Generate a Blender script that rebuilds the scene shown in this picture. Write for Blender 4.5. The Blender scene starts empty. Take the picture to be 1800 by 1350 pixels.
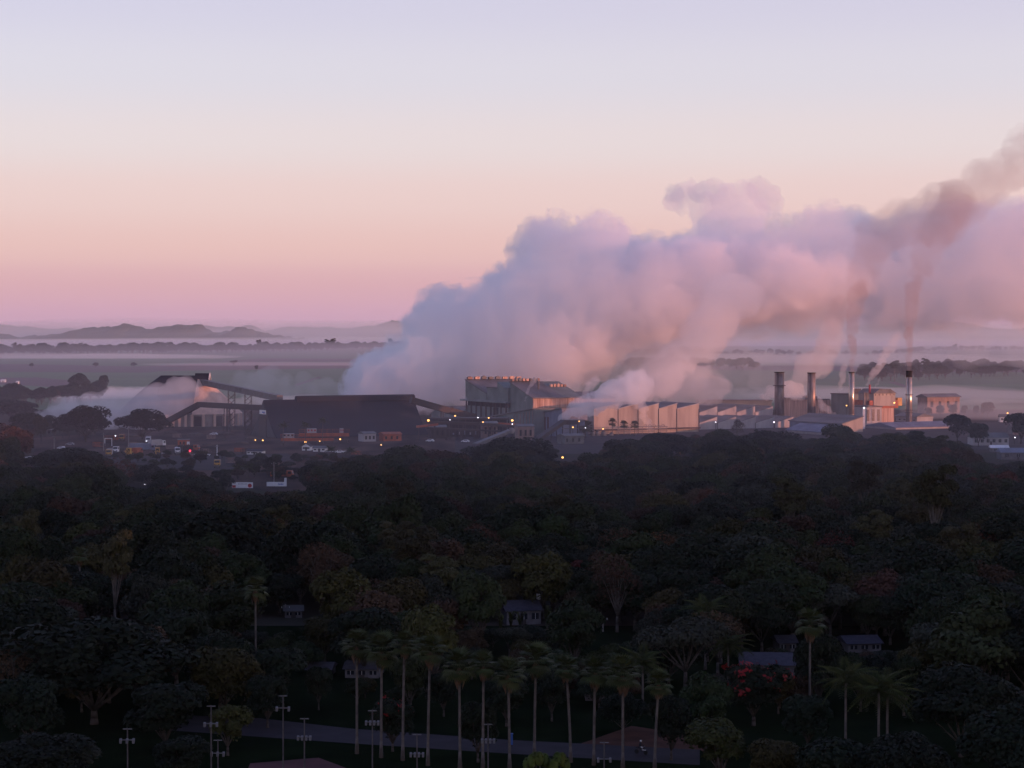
import bpy, bmesh, math, random
import numpy as np
from mathutils import Vector, Matrix, noise
R = math.radians
sc = bpy.context.scene
col = sc.collection

# ------------------------------------------------------------------ camera
CAM_Z, F, PITCH = 55.0, 3637.0, math.atan((675 - 592) / 3637.0)
cam = bpy.data.cameras.new('camera'); camo = bpy.data.objects.new('camera', cam); col.objects.link(camo)
camo.location = (0, 0, CAM_Z); camo.rotation_euler = (math.pi / 2 - PITCH, 0, 0)
cam.sensor_width = 36.0; cam.lens = 36.0 * F / 1800.0; cam.clip_start = 1.0; cam.clip_end = 90000.0
sc.camera = camo

# ------------------------------------------------------------------ sky, sun, exposure
SUN_EL, SUN_BACK = R(2.8), R(20)           # sun just up, to the right and a little behind the camera
SUN_DIR = Vector((math.cos(SUN_EL) * math.cos(SUN_BACK), -math.cos(SUN_EL) * math.sin(SUN_BACK), math.sin(SUN_EL)))
world = bpy.data.worlds.new('World'); sc.world = world; world.use_nodes = True
nt = world.node_tree; N = nt.nodes; L = nt.links
bg1 = N['Background']; outw = N['World Output']
sky = N.new('ShaderNodeTexSky'); sky.sky_type = 'NISHITA'; sky.sun_disc = False
sky.sun_elevation = SUN_EL; sky.sun_rotation = R(90) + SUN_BACK; sky.dust_density = 2.0; sky.ozone_density = 3.0
L.new(sky.outputs[0], bg1.inputs['Color']); bg1.inputs['Strength'].default_value = 0.15
tc = N.new('ShaderNodeTexCoord'); sp = N.new('ShaderNodeSeparateXYZ'); L.new(tc.outputs['Generated'], sp.inputs[0])
ramp = N.new('ShaderNodeValToRGB'); ramp.color_ramp.interpolation = 'EASE'
asn = N.new('ShaderNodeMath'); asn.operation = 'ARCSINE'; L.new(sp.outputs['Z'], asn.inputs[0])
dv = N.new('ShaderNodeMath'); dv.operation = 'DIVIDE'; dv.inputs[1].default_value = math.pi / 2
L.new(asn.outputs[0], dv.inputs[0]); L.new(dv.outputs[0], ramp.inputs[0])
def lin(r, g, b):
    f = lambda c: (c / 12.92 if c <= 0.04045 else ((c + 0.055) / 1.055) ** 2.4)
    return (f(r / 255), f(g / 255), f(b / 255), 1)
def ypos(y): return math.degrees(math.atan((675 - y) / F) - PITCH) / 90
STOPS = [(0.0, (228, 180, 208)), (ypos(560), (216, 168, 190)), (ypos(500), (218, 170, 181)), (ypos(440), (227, 185, 185)), (ypos(345), (228, 195, 195)),
         (ypos(250), (224, 204, 206)), (ypos(130), (214, 202, 211)), (ypos(0), (205, 193, 209)), (0.22, (178, 176, 216)), (0.45, (98, 105, 156)), (1.0, (52, 61, 106))]
cr = ramp.color_ramp
while len(cr.elements) < len(STOPS): cr.elements.new(0.5)
for e, (p, c) in zip(cr.elements, STOPS): e.position = p; e.color = lin(*c)
bg2 = N.new('ShaderNodeBackground'); L.new(ramp.outputs[0], bg2.inputs['Color']); bg2.inputs['Strength'].default_value = 1.0
add = N.new('ShaderNodeAddShader'); L.new(bg1.outputs[0], add.inputs[0]); L.new(bg2.outputs[0], add.inputs[1]); L.new(add.outputs[0], outw.inputs['Surface'])
sun = bpy.data.lights.new('sun', 'SUN'); sun.energy = 4.6; sun.angle = R(0.5); sun.color = (1.0, 0.38, 0.25)
suno = bpy.data.objects.new('sun', sun); col.objects.link(suno); suno.location = (600, -200, 300)
suno.rotation_euler = (-SUN_DIR).to_track_quat('-Z', 'Y').to_euler()
vs = sc.view_settings; vs.view_transform = 'Standard'; vs.look = 'None'; vs.gamma = 1.0; vs.exposure = 0.0; vs.use_curve_mapping = False
cy = sc.cycles
cy.use_denoising = True; cy.max_bounces = 26; cy.diffuse_bounces = 2; cy.glossy_bounces = 2; cy.transmission_bounces = 4
cy.volume_bounces = 24; cy.transparent_max_bounces = 24; cy.caustics_reflective = False; cy.caustics_refractive = False
cy.sample_clamp_indirect = 6.0; cy.use_adaptive_sampling = True; cy.adaptive_threshold = 0.02
HAZE_DENSITY = 1.6e-5

# ------------------------------------------------------------------ helpers
CP, SP = math.cos(PITCH), math.sin(PITCH)
def kx(px, py):            # x per unit y along a pixel's ray
    v = (675 - py) / F
    return (px - 900) / F / (CP + v * SP)
def kz(py):
    v = (675 - py) / F
    return (v * CP - SP) / (CP + v * SP)
def at(px, py, D): return Vector((kx(px, py) * D, D, CAM_Z + kz(py) * D))
def ground(px, py, z=0.0):
    D = (z - CAM_Z) / kz(py); return at(px, py, D)
def gx(px, D, py=700): return kx(px, py) * D
def zat(py, D): return CAM_Z + kz(py) * D

def tag(o, label=None, cat=None, group=None, kind=None):
    if label: o['label'] = label
    if cat: o['category'] = cat
    if group: o['group'] = group
    if kind: o['kind'] = kind
    return o
def thing(name, label, cat, loc=(0, 0, 0), rz=0.0, group=None):
    o = bpy.data.objects.new(name, None); col.objects.link(o); o.empty_display_size = 0.5
    o.location = loc; o.rotation_euler = (0, 0, rz); return tag(o, label, cat, group)
def link(name, me, parent=None, mat=None):
    o = bpy.data.objects.new(name, me); col.objects.link(o)
    if parent: o.parent = parent
    if mat and not me.materials: me.materials.append(mat)
    return o
def copy_tree(o, parent=None):
    c = o.copy(); col.objects.link(c); c.parent = parent
    for ch in o.children: copy_tree(ch, c)
    return c

class MB:
    def __init__(s): s.v = []; s.f = []
    def quad(s, a, b, c, d): n = len(s.v); s.v += [tuple(a), tuple(b), tuple(c), tuple(d)]; s.f.append((n, n + 1, n + 2, n + 3)); return s
    def poly(s, pts): n = len(s.v); s.v += [tuple(p) for p in pts]; s.f.append(tuple(range(n, n + len(pts)))); return s
    def box(s, x0, x1, y0, y1, z0, z1):
        n = len(s.v)
        s.v += [(x0, y0, z0), (x1, y0, z0), (x1, y1, z0), (x0, y1, z0), (x0, y0, z1), (x1, y0, z1), (x1, y1, z1), (x0, y1, z1)]
        s.f += [tuple(n + i for i in q) for q in ((0, 3, 2, 1), (4, 5, 6, 7), (0, 1, 5, 4), (1, 2, 6, 5), (2, 3, 7, 6), (3, 0, 4, 7))]; return s
    def prism(s, prof, y0, y1, axis='y'):      # profile in (x,z) extruded along y (or (y,z) along x)
        n = len(s.v); k = len(prof)
        for t in (y0, y1):
            for (a, z) in prof: s.v.append((a, t, z) if axis == 'y' else (t, a, z))
        s.f.append(tuple(n + i for i in range(k))); s.f.append(tuple(n + k + i for i in reversed(range(k))))
        for i in range(k): j = (i + 1) % k; s.f.append((n + i, n + k + i, n + k + j, n + j))
        return s
    def tube(s, p, q, r0, r1=None, seg=8, cap=True):
        p = Vector(p); q = Vector(q); r1 = r0 if r1 is None else r1; d = (q - p)
        if d.length < 1e-6: return s
        d.normalize(); a = d.orthogonal().normalized(); b = d.cross(a); n = len(s.v)
        for c, r in ((p, r0), (q, r1)):
            for i in range(seg):
                t = 2 * math.pi * i / seg; s.v.append(tuple(c + (a * math.cos(t) + b * math.sin(t)) * r))
        for i in range(seg): j = (i + 1) % seg; s.f.append((n + i, n + j, n + seg + j, n + seg + i))
        if cap: s.f.append(tuple(n + i for i in reversed(range(seg)))); s.f.append(tuple(n + seg + i for i in range(seg)))
        return s
    def beam(s, p, q, w, h=None):               # square bar
        p = Vector(p); q = Vector(q); h = h or w; d = (q - p).normalized(); up = Vector((0, 0, 1))
        a = d.cross(up)
        if a.length < 1e-3: a = Vector((1, 0, 0))
        a.normalize(); b = a.cross(d).normalized(); n = len(s.v)
        for c in (p, q):
            for (i, j) in ((-1, -1), (1, -1), (1, 1), (-1, 1)): s.v.append(tuple(c + a * (i * w / 2) + b * (j * h / 2)))
        s.f += [tuple(n + i for i in q_) for q_ in ((0, 1, 2, 3), (7, 6, 5, 4), (0, 4, 5, 1), (1, 5, 6, 2), (2, 6, 7, 3), (3, 7, 4, 0))]; return s
    def ball(s, c, rx, ry=None, rz=None, u=8, w=5):
        ry = ry or rx; rz = rz or rx; n = len(s.v)
        for j in range(w + 1):
            ph = math.pi * j / w - math.pi / 2
            for i in range(u):
                t = 2 * math.pi * i / u; s.v.append((c[0] + rx * math.cos(ph) * math.cos(t), c[1] + ry * math.cos(ph) * math.sin(t), c[2] + rz * math.sin(ph)))
        for j in range(w):
            for i in range(u): k = (i + 1) % u; s.f.append((n + j * u + i, n + j * u + k, n + (j + 1) * u + k, n + (j + 1) * u + i))
        return s
    def mesh(s, name, mat=None, smooth=False):
        me = bpy.data.meshes.new(name); me.from_pydata(s.v, [], s.f); me.update()
        bm = bmesh.new(); bm.from_mesh(me); bmesh.ops.recalc_face_normals(bm, faces=bm.faces); bm.to_mesh(me); bm.free()
        if smooth: me.polygons.foreach_set('use_smooth', [True] * len(me.polygons))
        if mat: me.materials.append(mat)
        return me
    def build(s, name, mat, parent=None, smooth=False): return link(name, s.mesh(name, mat, smooth), parent)

def material(name, color, rough=0.8, color2=None, scale=0.3, metal=0.0, bump=0.0, bscale=None, stripe=None, emit=None, spec=0.3, detail=4.0, stretch=None, mixlo=0.35, mixhi=0.65):
    m = bpy.data.materials.new(name); m.use_nodes = True; nt = m.node_tree; n = nt.nodes; l = nt.links
    b = n['Principled BSDF']; b.inputs['Roughness'].default_value = rough; b.inputs['Metallic'].default_value = metal
    b.inputs['Specular IOR Level'].default_value = spec
    c1 = (*color, 1); c2 = (*(color2 or tuple(c * 0.7 for c in color)), 1)
    t = n.new('ShaderNodeTexCoord'); mp = n.new('ShaderNodeMapping'); l.new(t.outputs['Object'], mp.inputs[0])
    if stretch: mp.inputs['Scale'].default_value = stretch
    nz = n.new('ShaderNodeTexNoise'); nz.inputs['Scale'].default_value = scale; nz.inputs['Detail'].default_value = detail; l.new(mp.outputs[0], nz.inputs['Vector'])
    rp = n.new('ShaderNodeValToRGB'); rp.color_ramp.elements[0].position = mixlo; rp.color_ramp.elements[1].position = mixhi
    rp.color_ramp.elements[0].color = c2; rp.color_ramp.elements[1].color = c1
    l.new(nz.outputs['Fac'], rp.inputs[0]); l.new(rp.outputs[0], b.inputs['Base Color'])
    if bump or stripe:
        bp = n.new('ShaderNodeBump'); bp.inputs['Strength'].default_value = bump or 0.5
        if stripe:
            w = n.new('ShaderNodeTexWave'); w.bands_direction = stripe[0]; w.inputs['Scale'].default_value = stripe[1]; l.new(t.outputs['Object'], w.inputs['Vector'])
            l.new(w.outputs['Fac'], bp.inputs['Height']); bp.inputs['Distance'].default_value = 0.15
        else:
            nb = n.new('ShaderNodeTexNoise'); nb.inputs['Scale'].default_value = bscale or scale * 4; l.new(t.outputs['Object'], nb.inputs['Vector']); l.new(nb.outputs['Fac'], bp.inputs['Height']); bp.inputs['Distance'].default_value = 0.2
        l.new(bp.outputs[0], b.inputs['Normal'])
    if emit: b.inputs['Emission Color'].default_value = (*emit[0], 1); b.inputs['Emission Strength'].default_value = emit[1]
    return m
def volume_material(name, color, density, g=0.0, absorb=None):
    m = bpy.data.materials.new(name); m.use_nodes = True; n = m.node_tree.nodes; n.remove(n['Principled BSDF'])
    v = n.new('ShaderNodeVolumePrincipled'); v.inputs['Color'].default_value = (*color, 1); v.inputs['Density'].default_value = density
    v.inputs['Anisotropy'].default_value = g
    m.node_tree.links.new(v.outputs[0], n['Material Output'].inputs['Volume']); return m

# ------------------------------------------------------------------ the setting: ground, fields, hills
M = {}
M['soil'] = material('soil', (0.075, 0.055, 0.048), 0.95, (0.045, 0.048, 0.032), 0.02, bump=0.3, bscale=0.5, spec=0.0)
g = MB(); g.quad((-14000, -2500, 0), (14000, -2500, 0), (14000, 29000, 0), (-14000, 29000, 0))
tag(g.build('ground', M['soil']), kind='structure')
def sheet(name, pts, mat, z=0.004):
    m = MB(); m.poly([(p[0], p[1], z) for p in pts]); return tag(m.build(name, mat), kind='structure')

M['hillmat'] = material('hill_scrub', (0.05, 0.055, 0.04), 0.95, (0.035, 0.04, 0.03), 0.004)
def ridge(name, D, depth, prof, seed, rough):
    """a range of hills: silhouette heights (px, py) at distance D, falling off in depth on both sides"""
    xs = np.arange(prof[0][0], prof[-1][0] + 1, 2.5); ys = np.interp(xs, [p[0] for p in prof], [p[1] for p in prof])
    rows = 15; V = []; Fc = []
    for j in range(rows):
        t = j / (rows - 1) * 2 - 1
        for x, y in zip(xs, ys):
            wx = gx(x, D, 590); h = max(0.0, zat(y, D))
            nz = noise.fractal(Vector((wx / 170 + seed, t * 3.0, seed)), 0.8, 2.1, 5)
            nz2 = noise.fractal(Vector((wx / 900 + seed, t * 2.0 + 9, seed)), 0.8, 2.1, 4)
            hh = h * (1 - abs(t) ** 1.5) * (1 + 0.35 * nz2 * abs(t)) + nz * rough * (1 - abs(t)) 
            V.append((wx, D + t * depth, max(-0.5, hh)))
    n = len(xs)
    for j in range(rows - 1):
        for i in range(n - 1): Fc.append((j * n + i, j * n + i + 1, (j + 1) * n + i + 1, (j + 1) * n + i))
    me = bpy.data.meshes.new(name); me.from_pydata(V, [], Fc); me.materials.append(M['hillmat'])
    return tag(link(name, me), kind='structure')
ridge('hills', 21000, 2500, [(-500, 586), (-200, 568), (0, 570), (60, 577), (150, 580), (260, 582), (330, 574), (375, 574), (440, 574), (460, 583), (500, 577), (540, 575), (620, 576), (660, 572), (690, 563), (715, 563), (745, 572), (830, 578), (950, 585), (1100, 586), (1250, 584), (1350, 577), (1480, 577), (1540, 572), (1590, 565), (1640, 563), (1690, 570), (1740, 577), (1800, 579), (1950, 574), (2200, 586)], 3.1, 26)
ridge('hills', 14600, 1200, [(-300, 592), (90, 592), (130, 582), (160, 578), (175, 582), (205, 577), (232, 573), (262, 580), (285, 575), (305, 569), (325, 569), (350, 573), (372, 584), (384, 577), (400, 584), (425, 576), (445, 583), (480, 592), (520, 593)], 7.7, 46)
ridge('hills', 15000, 900, [(1060, 593), (1110, 588), (1135, 580), (1160, 583), (1200, 592), (1240, 594)], 5.2, 8)
# unseen rise added at right to keep the early sun off the foreground
hx = MB(); nx, ny = 25, 40; V = []
for j in range(ny):
    for i in range(nx):
        x = 380 + 700 * i / (nx - 1); y = -500 + 1435 * j / (ny - 1)
        e = math.sin(math.pi * i / (nx - 1)) ** 0.7 * min(1, math.sin(math.pi * j / (ny - 1)) * 5)
        V.append((x, y, -0.5 + e * (62 + 14 * noise.noise(Vector((x / 90, y / 90, 0))))))
hx.v = V; hx.f = [(j * nx + i, j * nx + i + 1, (j + 1) * nx + i + 1, (j + 1) * nx + i) for j in range(ny - 1) for i in range(nx - 1)]
tag(hx.build('hill', M['hillmat'], smooth=True), kind='structure')

# ------------------------------------------------------------------ steam and smoke
def vnoise(p):
    """smooth lattice noise in -1..1 for an (n,3) array"""
    i = np.floor(p).astype(np.int64); f = p - i; f = f * f * (3 - 2 * f); out = 0
    for dx in (0, 1):
        for dy in (0, 1):
            for dz in (0, 1):
                h = ((i[:, 0] + dx) * 374761393 + (i[:, 1] + dy) * 668265263 + (i[:, 2] + dz) * 2147483647) & 0xffffffff
                h = ((h ^ (h >> 13)) * 1274126177) & 0xffffffff; h = ((h ^ (h >> 16)) & 0xffff) / 32767.5 - 1
                out = out + h * (f[:, 0] if dx else 1 - f[:, 0]) * (f[:, 1] if dy else 1 - f[:, 1]) * (f[:, 2] if dz else 1 - f[:, 2])
    return out
def blob_mesh(name, blobs, voxel, d1=(0, 1), d2=(0, 1), seed=0.0, d3=(0, 1)):
    """one closed skin round a heap of balls (x,y,z,r): smooth union on a grid, noise added to the field, surface nets"""
    B = np.array(blobs); amp = sum(a for a, _ in (d1, d2, d3)); pad = amp + 3 * voxel
    lo = (B[:, :3] - B[:, 3:]).min(0) - pad; hi = (B[:, :3] + B[:, 3:]).max(0) + pad
    nx, ny, nz = (np.ceil((hi - lo) / voxel).astype(int) + 1); f = np.full((nx, ny, nz), 1e3)
    ax = [lo[k] + voxel * np.arange(n) for k, n in enumerate((nx, ny, nz))]
    for x, y, z, r in blobs:
        k = max(r * .22, voxel * .5); a0 = [max(0, int((c - r - 2.5 * k - amp - lo[q]) / voxel)) for q, c in enumerate((x, y, z))]; a1 = [int((c + r + 2.5 * k + amp - lo[q]) / voxel) + 2 for q, c in enumerate((x, y, z))]
        sl = tuple(slice(u, v) for u, v in zip(a0, a1)); d = np.sqrt((ax[0][sl[0]][:, None, None] - x) ** 2 + (ax[1][sl[1]][None, :, None] - y) ** 2 + (ax[2][sl[2]][None, None, :] - z) ** 2) - r
        g = f[sl]; h = np.maximum(k - np.abs(g - d), 0) / k; f[sl] = np.minimum(g, d) - h * h * k * .25
    m = np.abs(f) < amp * 2.5 + voxel; idx = np.argwhere(m); P = lo + idx * voxel; dd = np.zeros(len(P))
    for a, w in (d1, d2, d3):
        if a: dd += a * (1.0 - 2.4 * np.abs(vnoise(P / w + seed)))
    f[m] -= dd
    for q in range(3):                                   # keep the skin closed at the grid border
        e = [slice(None)] * 3; e[q] = 0; f[tuple(e)] = 1; e[q] = -1; f[tuple(e)] = 1
    s_ = f < 0; c = np.zeros((nx - 1, ny - 1, nz - 1), np.int8); acc = np.zeros(c.shape + (3,)); cnt = np.zeros(c.shape)
    for q in range(3):
        u, v = [x_ for x_ in range(3) if x_ != q]
        for du in (0, 1):
            for dv in (0, 1):
                A = [None] * 3; Bq = [None] * 3; A[q] = slice(0, -1); Bq[q] = slice(1, None)
                for t_, dt in ((u, du), (v, dv)): A[t_] = Bq[t_] = slice(dt, f.shape[t_] - 1 + dt)
                fa, fb = f[tuple(A)], f[tuple(Bq)]; x = (fa < 0) != (fb < 0); t = np.where(x, fa / np.where(x, fa - fb, 1), 0)
                acc[..., q] += np.where(x, t, 0); acc[..., u] += x * du; acc[..., v] += x * dv; cnt += x
    act = cnt > 0; ids = np.full(c.shape, -1); ids[act] = np.arange(act.sum()); V = lo + (np.argwhere(act) + acc[act] / cnt[act][:, None]) * voxel; Q = []
    for q in range(3):
        u, v = (q + 1) % 3, (q + 2) % 3; A = [slice(1, -1)] * 3; Bq = [slice(1, -1)] * 3; A[q] = slice(0, -1); Bq[q] = slice(1, None)
        e = np.argwhere(s_[tuple(A)] != s_[tuple(Bq)]); off = np.ones(3, int); off[q] = 0; e = e + off; fl = s_[tuple(e.T)]
        def cid(a, b): w_ = e.copy(); w_[:, u] -= a; w_[:, v] -= b; return ids[tuple(w_.T)]
        k = np.stack([cid(1, 1), cid(0, 1), cid(0, 0), cid(1, 0)], 1); k[~fl] = k[~fl][:, ::-1]; Q.append(k)
    Q = np.concatenate(Q); Q = Q[(Q >= 0).all(1)]
    me = bpy.data.meshes.new(name); me.vertices.add(len(V)); me.vertices.foreach_set('co', V.astype(np.float32).ravel()); me.loops.add(len(Q) * 4); me.loops.foreach_set('vertex_index', Q.astype(np.int32).ravel())
    me.polygons.add(len(Q)); me.polygons.foreach_set('loop_start', np.arange(0, len(Q) * 4, 4, dtype=np.int32)); me.polygons.foreach_set('use_smooth', [True] * len(Q)); me.update(calc_edges=True)
    return me
def px_blobs(L_, D, dspread=0.0, rnd=None):
    out = []
    for (px, py, r) in L_:
        d = D + (rnd.uniform(-dspread, dspread) if rnd else 0); p = at(px, py, d); out.append((p.x, p.y, p.z, r * d / F))
    return out
def fill_outline(top, bot, D, n, rmin, rmax, rnd, dsp):
    tx = [p[0] for p in top]; ty = [p[1] for p in top]; bx = [p[0] for p in bot]; by = [p[1] for p in bot]; L_ = []
    x0, x1 = tx[0], tx[-1]
    for _ in range(n):
        x = rnd.uniform(x0, x1); t = np.interp(x, tx, ty); b = np.interp(x, bx, by)
        if b - t < 6: continue
        r = min(rnd.uniform(rmin, rmax), (b - t) / 2); y = rnd.uniform(t + r, b - r) if b - t > 2 * r else (t + b) / 2
        L_.append((x, y, r))
    bl = px_blobs(L_, D, dsp, rnd)
    edge = []
    x = x0
    while x < x1:                                     # cauliflower rim
        r = rnd.uniform(rmin * 0.55, rmin * 1.15); t = np.interp(x, tx, ty); edge.append((x, t + r * 0.75, r)); x += r * rnd.uniform(0.6, 1.0)
    bl += px_blobs(edge, D, dsp * 0.5, rnd)
    return bl
rnd = random.Random(5)
M['steam'] = volume_material('steam', (0.999, 0.997, 1.0), 0.046, 0.3)
M['steam_thin'] = volume_material('steam_thin', (0.999, 0.996, 1.0), 0.021, 0.3)
topA = [(626, 694), (636, 660), (662, 632), (690, 616), (705, 600), (740, 574), (750, 528), (780, 512), (830, 508), (862, 498), (880, 460), (915, 450), (936, 440), (942, 398), (970, 382), (1000, 392), (1045, 380), (1085, 392), (1110, 425), (1150, 418), (1200, 425), (1270, 430), (1350, 440), (1440, 455), (1530, 490)]
botA = [(626, 702), (700, 715), (800, 715), (900, 705), (980, 695), (1040, 660), (1100, 610), (1200, 585), (1300, 560), (1400, 545), (1530, 510)]
bA = fill_outline(topA, botA, 1400, 1150, 11, 44, rnd, 48)
plA = link('steam_plume', blob_mesh('steam_plume', bA, 1.3, (4.5, 26.0), (3.4, 10.0), 1.0, (1.9, 4.2)), None, M['steam'])
tag(plA, 'huge pale lilac steam plume billowing up from behind the dark shed', 'steam', None, 'stuff')
topB = [(1090, 470), (1140, 440), (1200, 430), (1240, 405), (1300, 400), (1360, 392), (1400, 388), (1440, 370), (1490, 366), (1530, 392), (1570, 400), (1620, 372), (1700, 362), (1760, 372), (1850, 350), (1950, 350)]
botB = [(1090, 600), (1200, 590), (1300, 560), (1400, 585), (1500, 565), (1600, 590), (1750, 560), (1850, 590), (1950, 570)]
bB = fill_outline(topB, botB, 1420, 600, 13, 50, rnd, 50)
plB = link('steam_plume', blob_mesh('steam_plume', bB, 1.5, (4.5, 26.0), (3.6, 11.0), 4.0, (1.9, 4.6)), None, M['steam_thin'])
tag(plB, 'thinner lilac steam drifting right above the chimneys', 'steam', None, 'stuff')
bT = px_blobs([(1200, 348, 20), (1184, 340, 15), (1180, 358, 11), (1196, 366, 9), (1205, 333, 17), (1230, 340, 19), (1222, 360, 18), (1255, 336, 19), (1280, 342, 22), (1310, 338, 22), (1335, 332, 18), (1350, 345, 20), (1362, 362, 14), (1250, 368, 26), (1290, 375, 32), (1330, 372, 26), (1238, 395, 22), (1260, 410, 34), (1310, 410, 34), (1226, 418, 22), (1215, 440, 26)], 1420, 16, rnd)
plT = link('steam_plume', blob_mesh('steam_plume', bT, 1.3, (2.0, 16.0), (1.6, 7.0), 9.0, (1.0, 3.6)), None, M['steam'])
tag(plT, 'puffed turret of steam standing above the middle of the plume', 'steam', None, 'stuff')

# ------------------------------------------------------------------ factory
TH = R(27); U1 = Vector((math.cos(TH), math.sin(TH), 0)); U2 = Vector((-math.sin(TH), math.cos(TH), 0))
class Fr:
    """local frame of a works building: origin at its near corner, x along the sun-lit face, y along the left face"""
    def __init__(s, px, D): s.D = D; s.c = Vector((gx(px, D), D, 0))
    def fx(s, px, ly=0.0): c = s.c + U2 * ly; k = kx(px, 700); return (k * c.y - c.x) / (U1.x - k * U1.y)
    def fy(s, px, lx=0.0): c = s.c + U1 * lx; k = kx(px, 700); return (k * c.y - c.x) / (U2.x - k * U2.y)
    def z(s, py, lx=0.0, ly=0.0): return zat(py, s.D + lx * U1.y + ly * U2.y)
    def thing(s, name, label, cat, group=None): return thing(name, label, cat, tuple(s.c), TH, group)
M['sheet_green'] = material('grey_green_sheeting', (0.20, 0.22, 0.21), 0.7, (0.13, 0.145, 0.14), 0.12, stripe=('X', 1.1), bump=0.4)
M['sheet_green_y'] = material('grey_green_sheeting_y', (0.19, 0.215, 0.20), 0.7, (0.12, 0.14, 0.13), 0.12, stripe=('Y', 1.1), bump=0.4)
M['roof_grey'] = material('grey_roof_sheet', (0.17, 0.165, 0.165), 0.6, (0.09, 0.085, 0.085), 0.15, stretch=(1, 0.25, 1), bump=0.3, stripe=('X', 1.2))
M['wall_cream'] = material('pale_cladding', (0.41, 0.35, 0.30), 0.8, (0.27, 0.22, 0.19), 0.28, stretch=(1, 1, 0.12), detail=8, mixlo=.3, mixhi=.6, stripe=('X', 1.4), bump=0.25)
M['wall_rust_sunlit'] = material('sunlit_streaked_sheeting', (0.70, 0.50, 0.40), 0.6, (0.34, 0.18, 0.12), 0.55, stretch=(2.2, 2.2, 0.08), stripe=('X', 1.6), bump=0.5)  # orange of the low sun put into the base colour, besides rust streaks
M['wall_white'] = material('white_cladding', (0.40, 0.38, 0.38), 0.7, (0.28, 0.26, 0.27), 0.2, stretch=(1, 1, 0.3))
M['wall_blue'] = material('blue_grey_sheeting', (0.18, 0.20, 0.27), 0.65, (0.12, 0.13, 0.18), 0.2, stripe=('Y', 1.2), bump=0.3)
M['charcoal'] = material('charcoal_roof_sheet', (0.009, 0.013, 0.024), 0.9, (0.007, 0.010, 0.018), 0.06, stripe=('X', 0.9), bump=0.3)  # dark roof paint, deepened and blued to stand in for shade on the shed
M['dark_steel'] = material('dark_steel', (0.035, 0.033, 0.036), 0.7, (0.05, 0.035, 0.03), 0.5)
M['void'] = material('dark_opening', (0.012, 0.012, 0.014), 0.9)
M['grey_steel'] = material('grey_steel', (0.14, 0.14, 0.15), 0.55, (0.09, 0.085, 0.085), 0.4, metal=0.3)
M['orange_steel'] = material('orange_painted_steel', (0.42, 0.10, 0.035), 0.65, (0.24, 0.06, 0.03), 0.5)
M['yellow'] = material('yellow_paint', (0.55, 0.30, 0.04), 0.5, (0.38, 0.20, 0.04), 0.6)
M['white'] = material('white_paint', (0.75, 0.74, 0.74), 0.5, (0.62, 0.61, 0.61), 0.5)
M['red'] = material('red_paint', (0.45, 0.03, 0.03), 0.5, (0.3, 0.03, 0.03), 0.5)
M['blue'] = material('blue_paint', (0.03, 0.12, 0.42), 0.5, (0.03, 0.09, 0.3), 0.5)
M['teal'] = material('teal_net', (0.02, 0.14, 0.13), 0.7, (0.02, 0.1, 0.1), 0.5)
M['rubber'] = material('rubber', (0.015, 0.015, 0.016), 0.9)
M['glass'] = material('dark_glass', (0.02, 0.022, 0.028), 0.15, spec=0.6)
M['brick'] = material('weathered_brick', (0.32, 0.21, 0.17), 0.9, (0.18, 0.13, 0.115), 0.5, stretch=(1, 1, 0.35))
M['concrete'] = material('stained_concrete', (0.30, 0.27, 0.25), 0.9, (0.17, 0.15, 0.145), 0.35, stretch=(1, 1, 0.2))
M['stack_steel'] = material('stack_steel', (0.70, 0.58, 0.46), 0.24, (0.48, 0.40, 0.33), 0.5, metal=0.7, stretch=(1, 1, 0.3))
M['stack_rust'] = material('stack_rust', (0.34, 0.28, 0.25), 0.45, (0.16, 0.12, 0.11), 0.5, metal=0.5, stretch=(1, 1, 0.25))
M['soot'] = material('soot', (0.02, 0.018, 0.018), 0.9)
M['cone_pale_sunlit'] = material('sunlit_pale_store_roof', (0.62, 0.44, 0.34), 0.85, (0.46, 0.31, 0.24), 0.3, stretch=(1, 1, 0.3))  # pale concrete colour tinted orange as if the sun lit it
M['tarmac'] = material('tarmac', (0.060, 0.050, 0.050), 0.9, (0.036, 0.032, 0.034), 0.08, detail=8, spec=0.05)
M['yard'] = material('trodden_earth', (0.13, 0.085, 0.068), 0.95, (0.035, 0.030, 0.029), 0.05, detail=9, stretch=(1, .35, 1), spec=0.0)
def lampmat(name, c, e):
    m = material(name, c, 0.5, emit=(c, e)); m.cycles.emission_sampling = 'NONE'; return m
M['lamp_warm'] = lampmat('lit_lamp_warm', (1.0, 0.47, 0.13), 3.6)
M['lamp_white'] = lampmat('lit_lamp_white', (0.95, 0.9, 1.0), 3.0)
M['glow_red'] = lampmat('lit_tail_lamp_and_sign', (1.0, 0.04, 0.08), 2.5)

yard = sheet('yard', [ground(60, 812), ground(520, 870), ground(800, 800), ground(800, 768), ground(300, 752), ground(60, 770)], M['yard'], 0.02)
sheet('yard', [ground(760, 800), ground(1800, 790), ground(1800, 742), ground(760, 745)], M['tarmac'], 0.012)
sheet('road', [ground(165, 822), ground(420, 828), ground(520, 806), ground(505, 797), ground(400, 800), ground(165, 803)], M['tarmac'], 0.028)

def sheet_prism(fr, t, name, prof, x0, x1, mat): m = MB(); m.prism(prof, x0, x1, 'x'); return m.build(name, mat, t)

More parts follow.
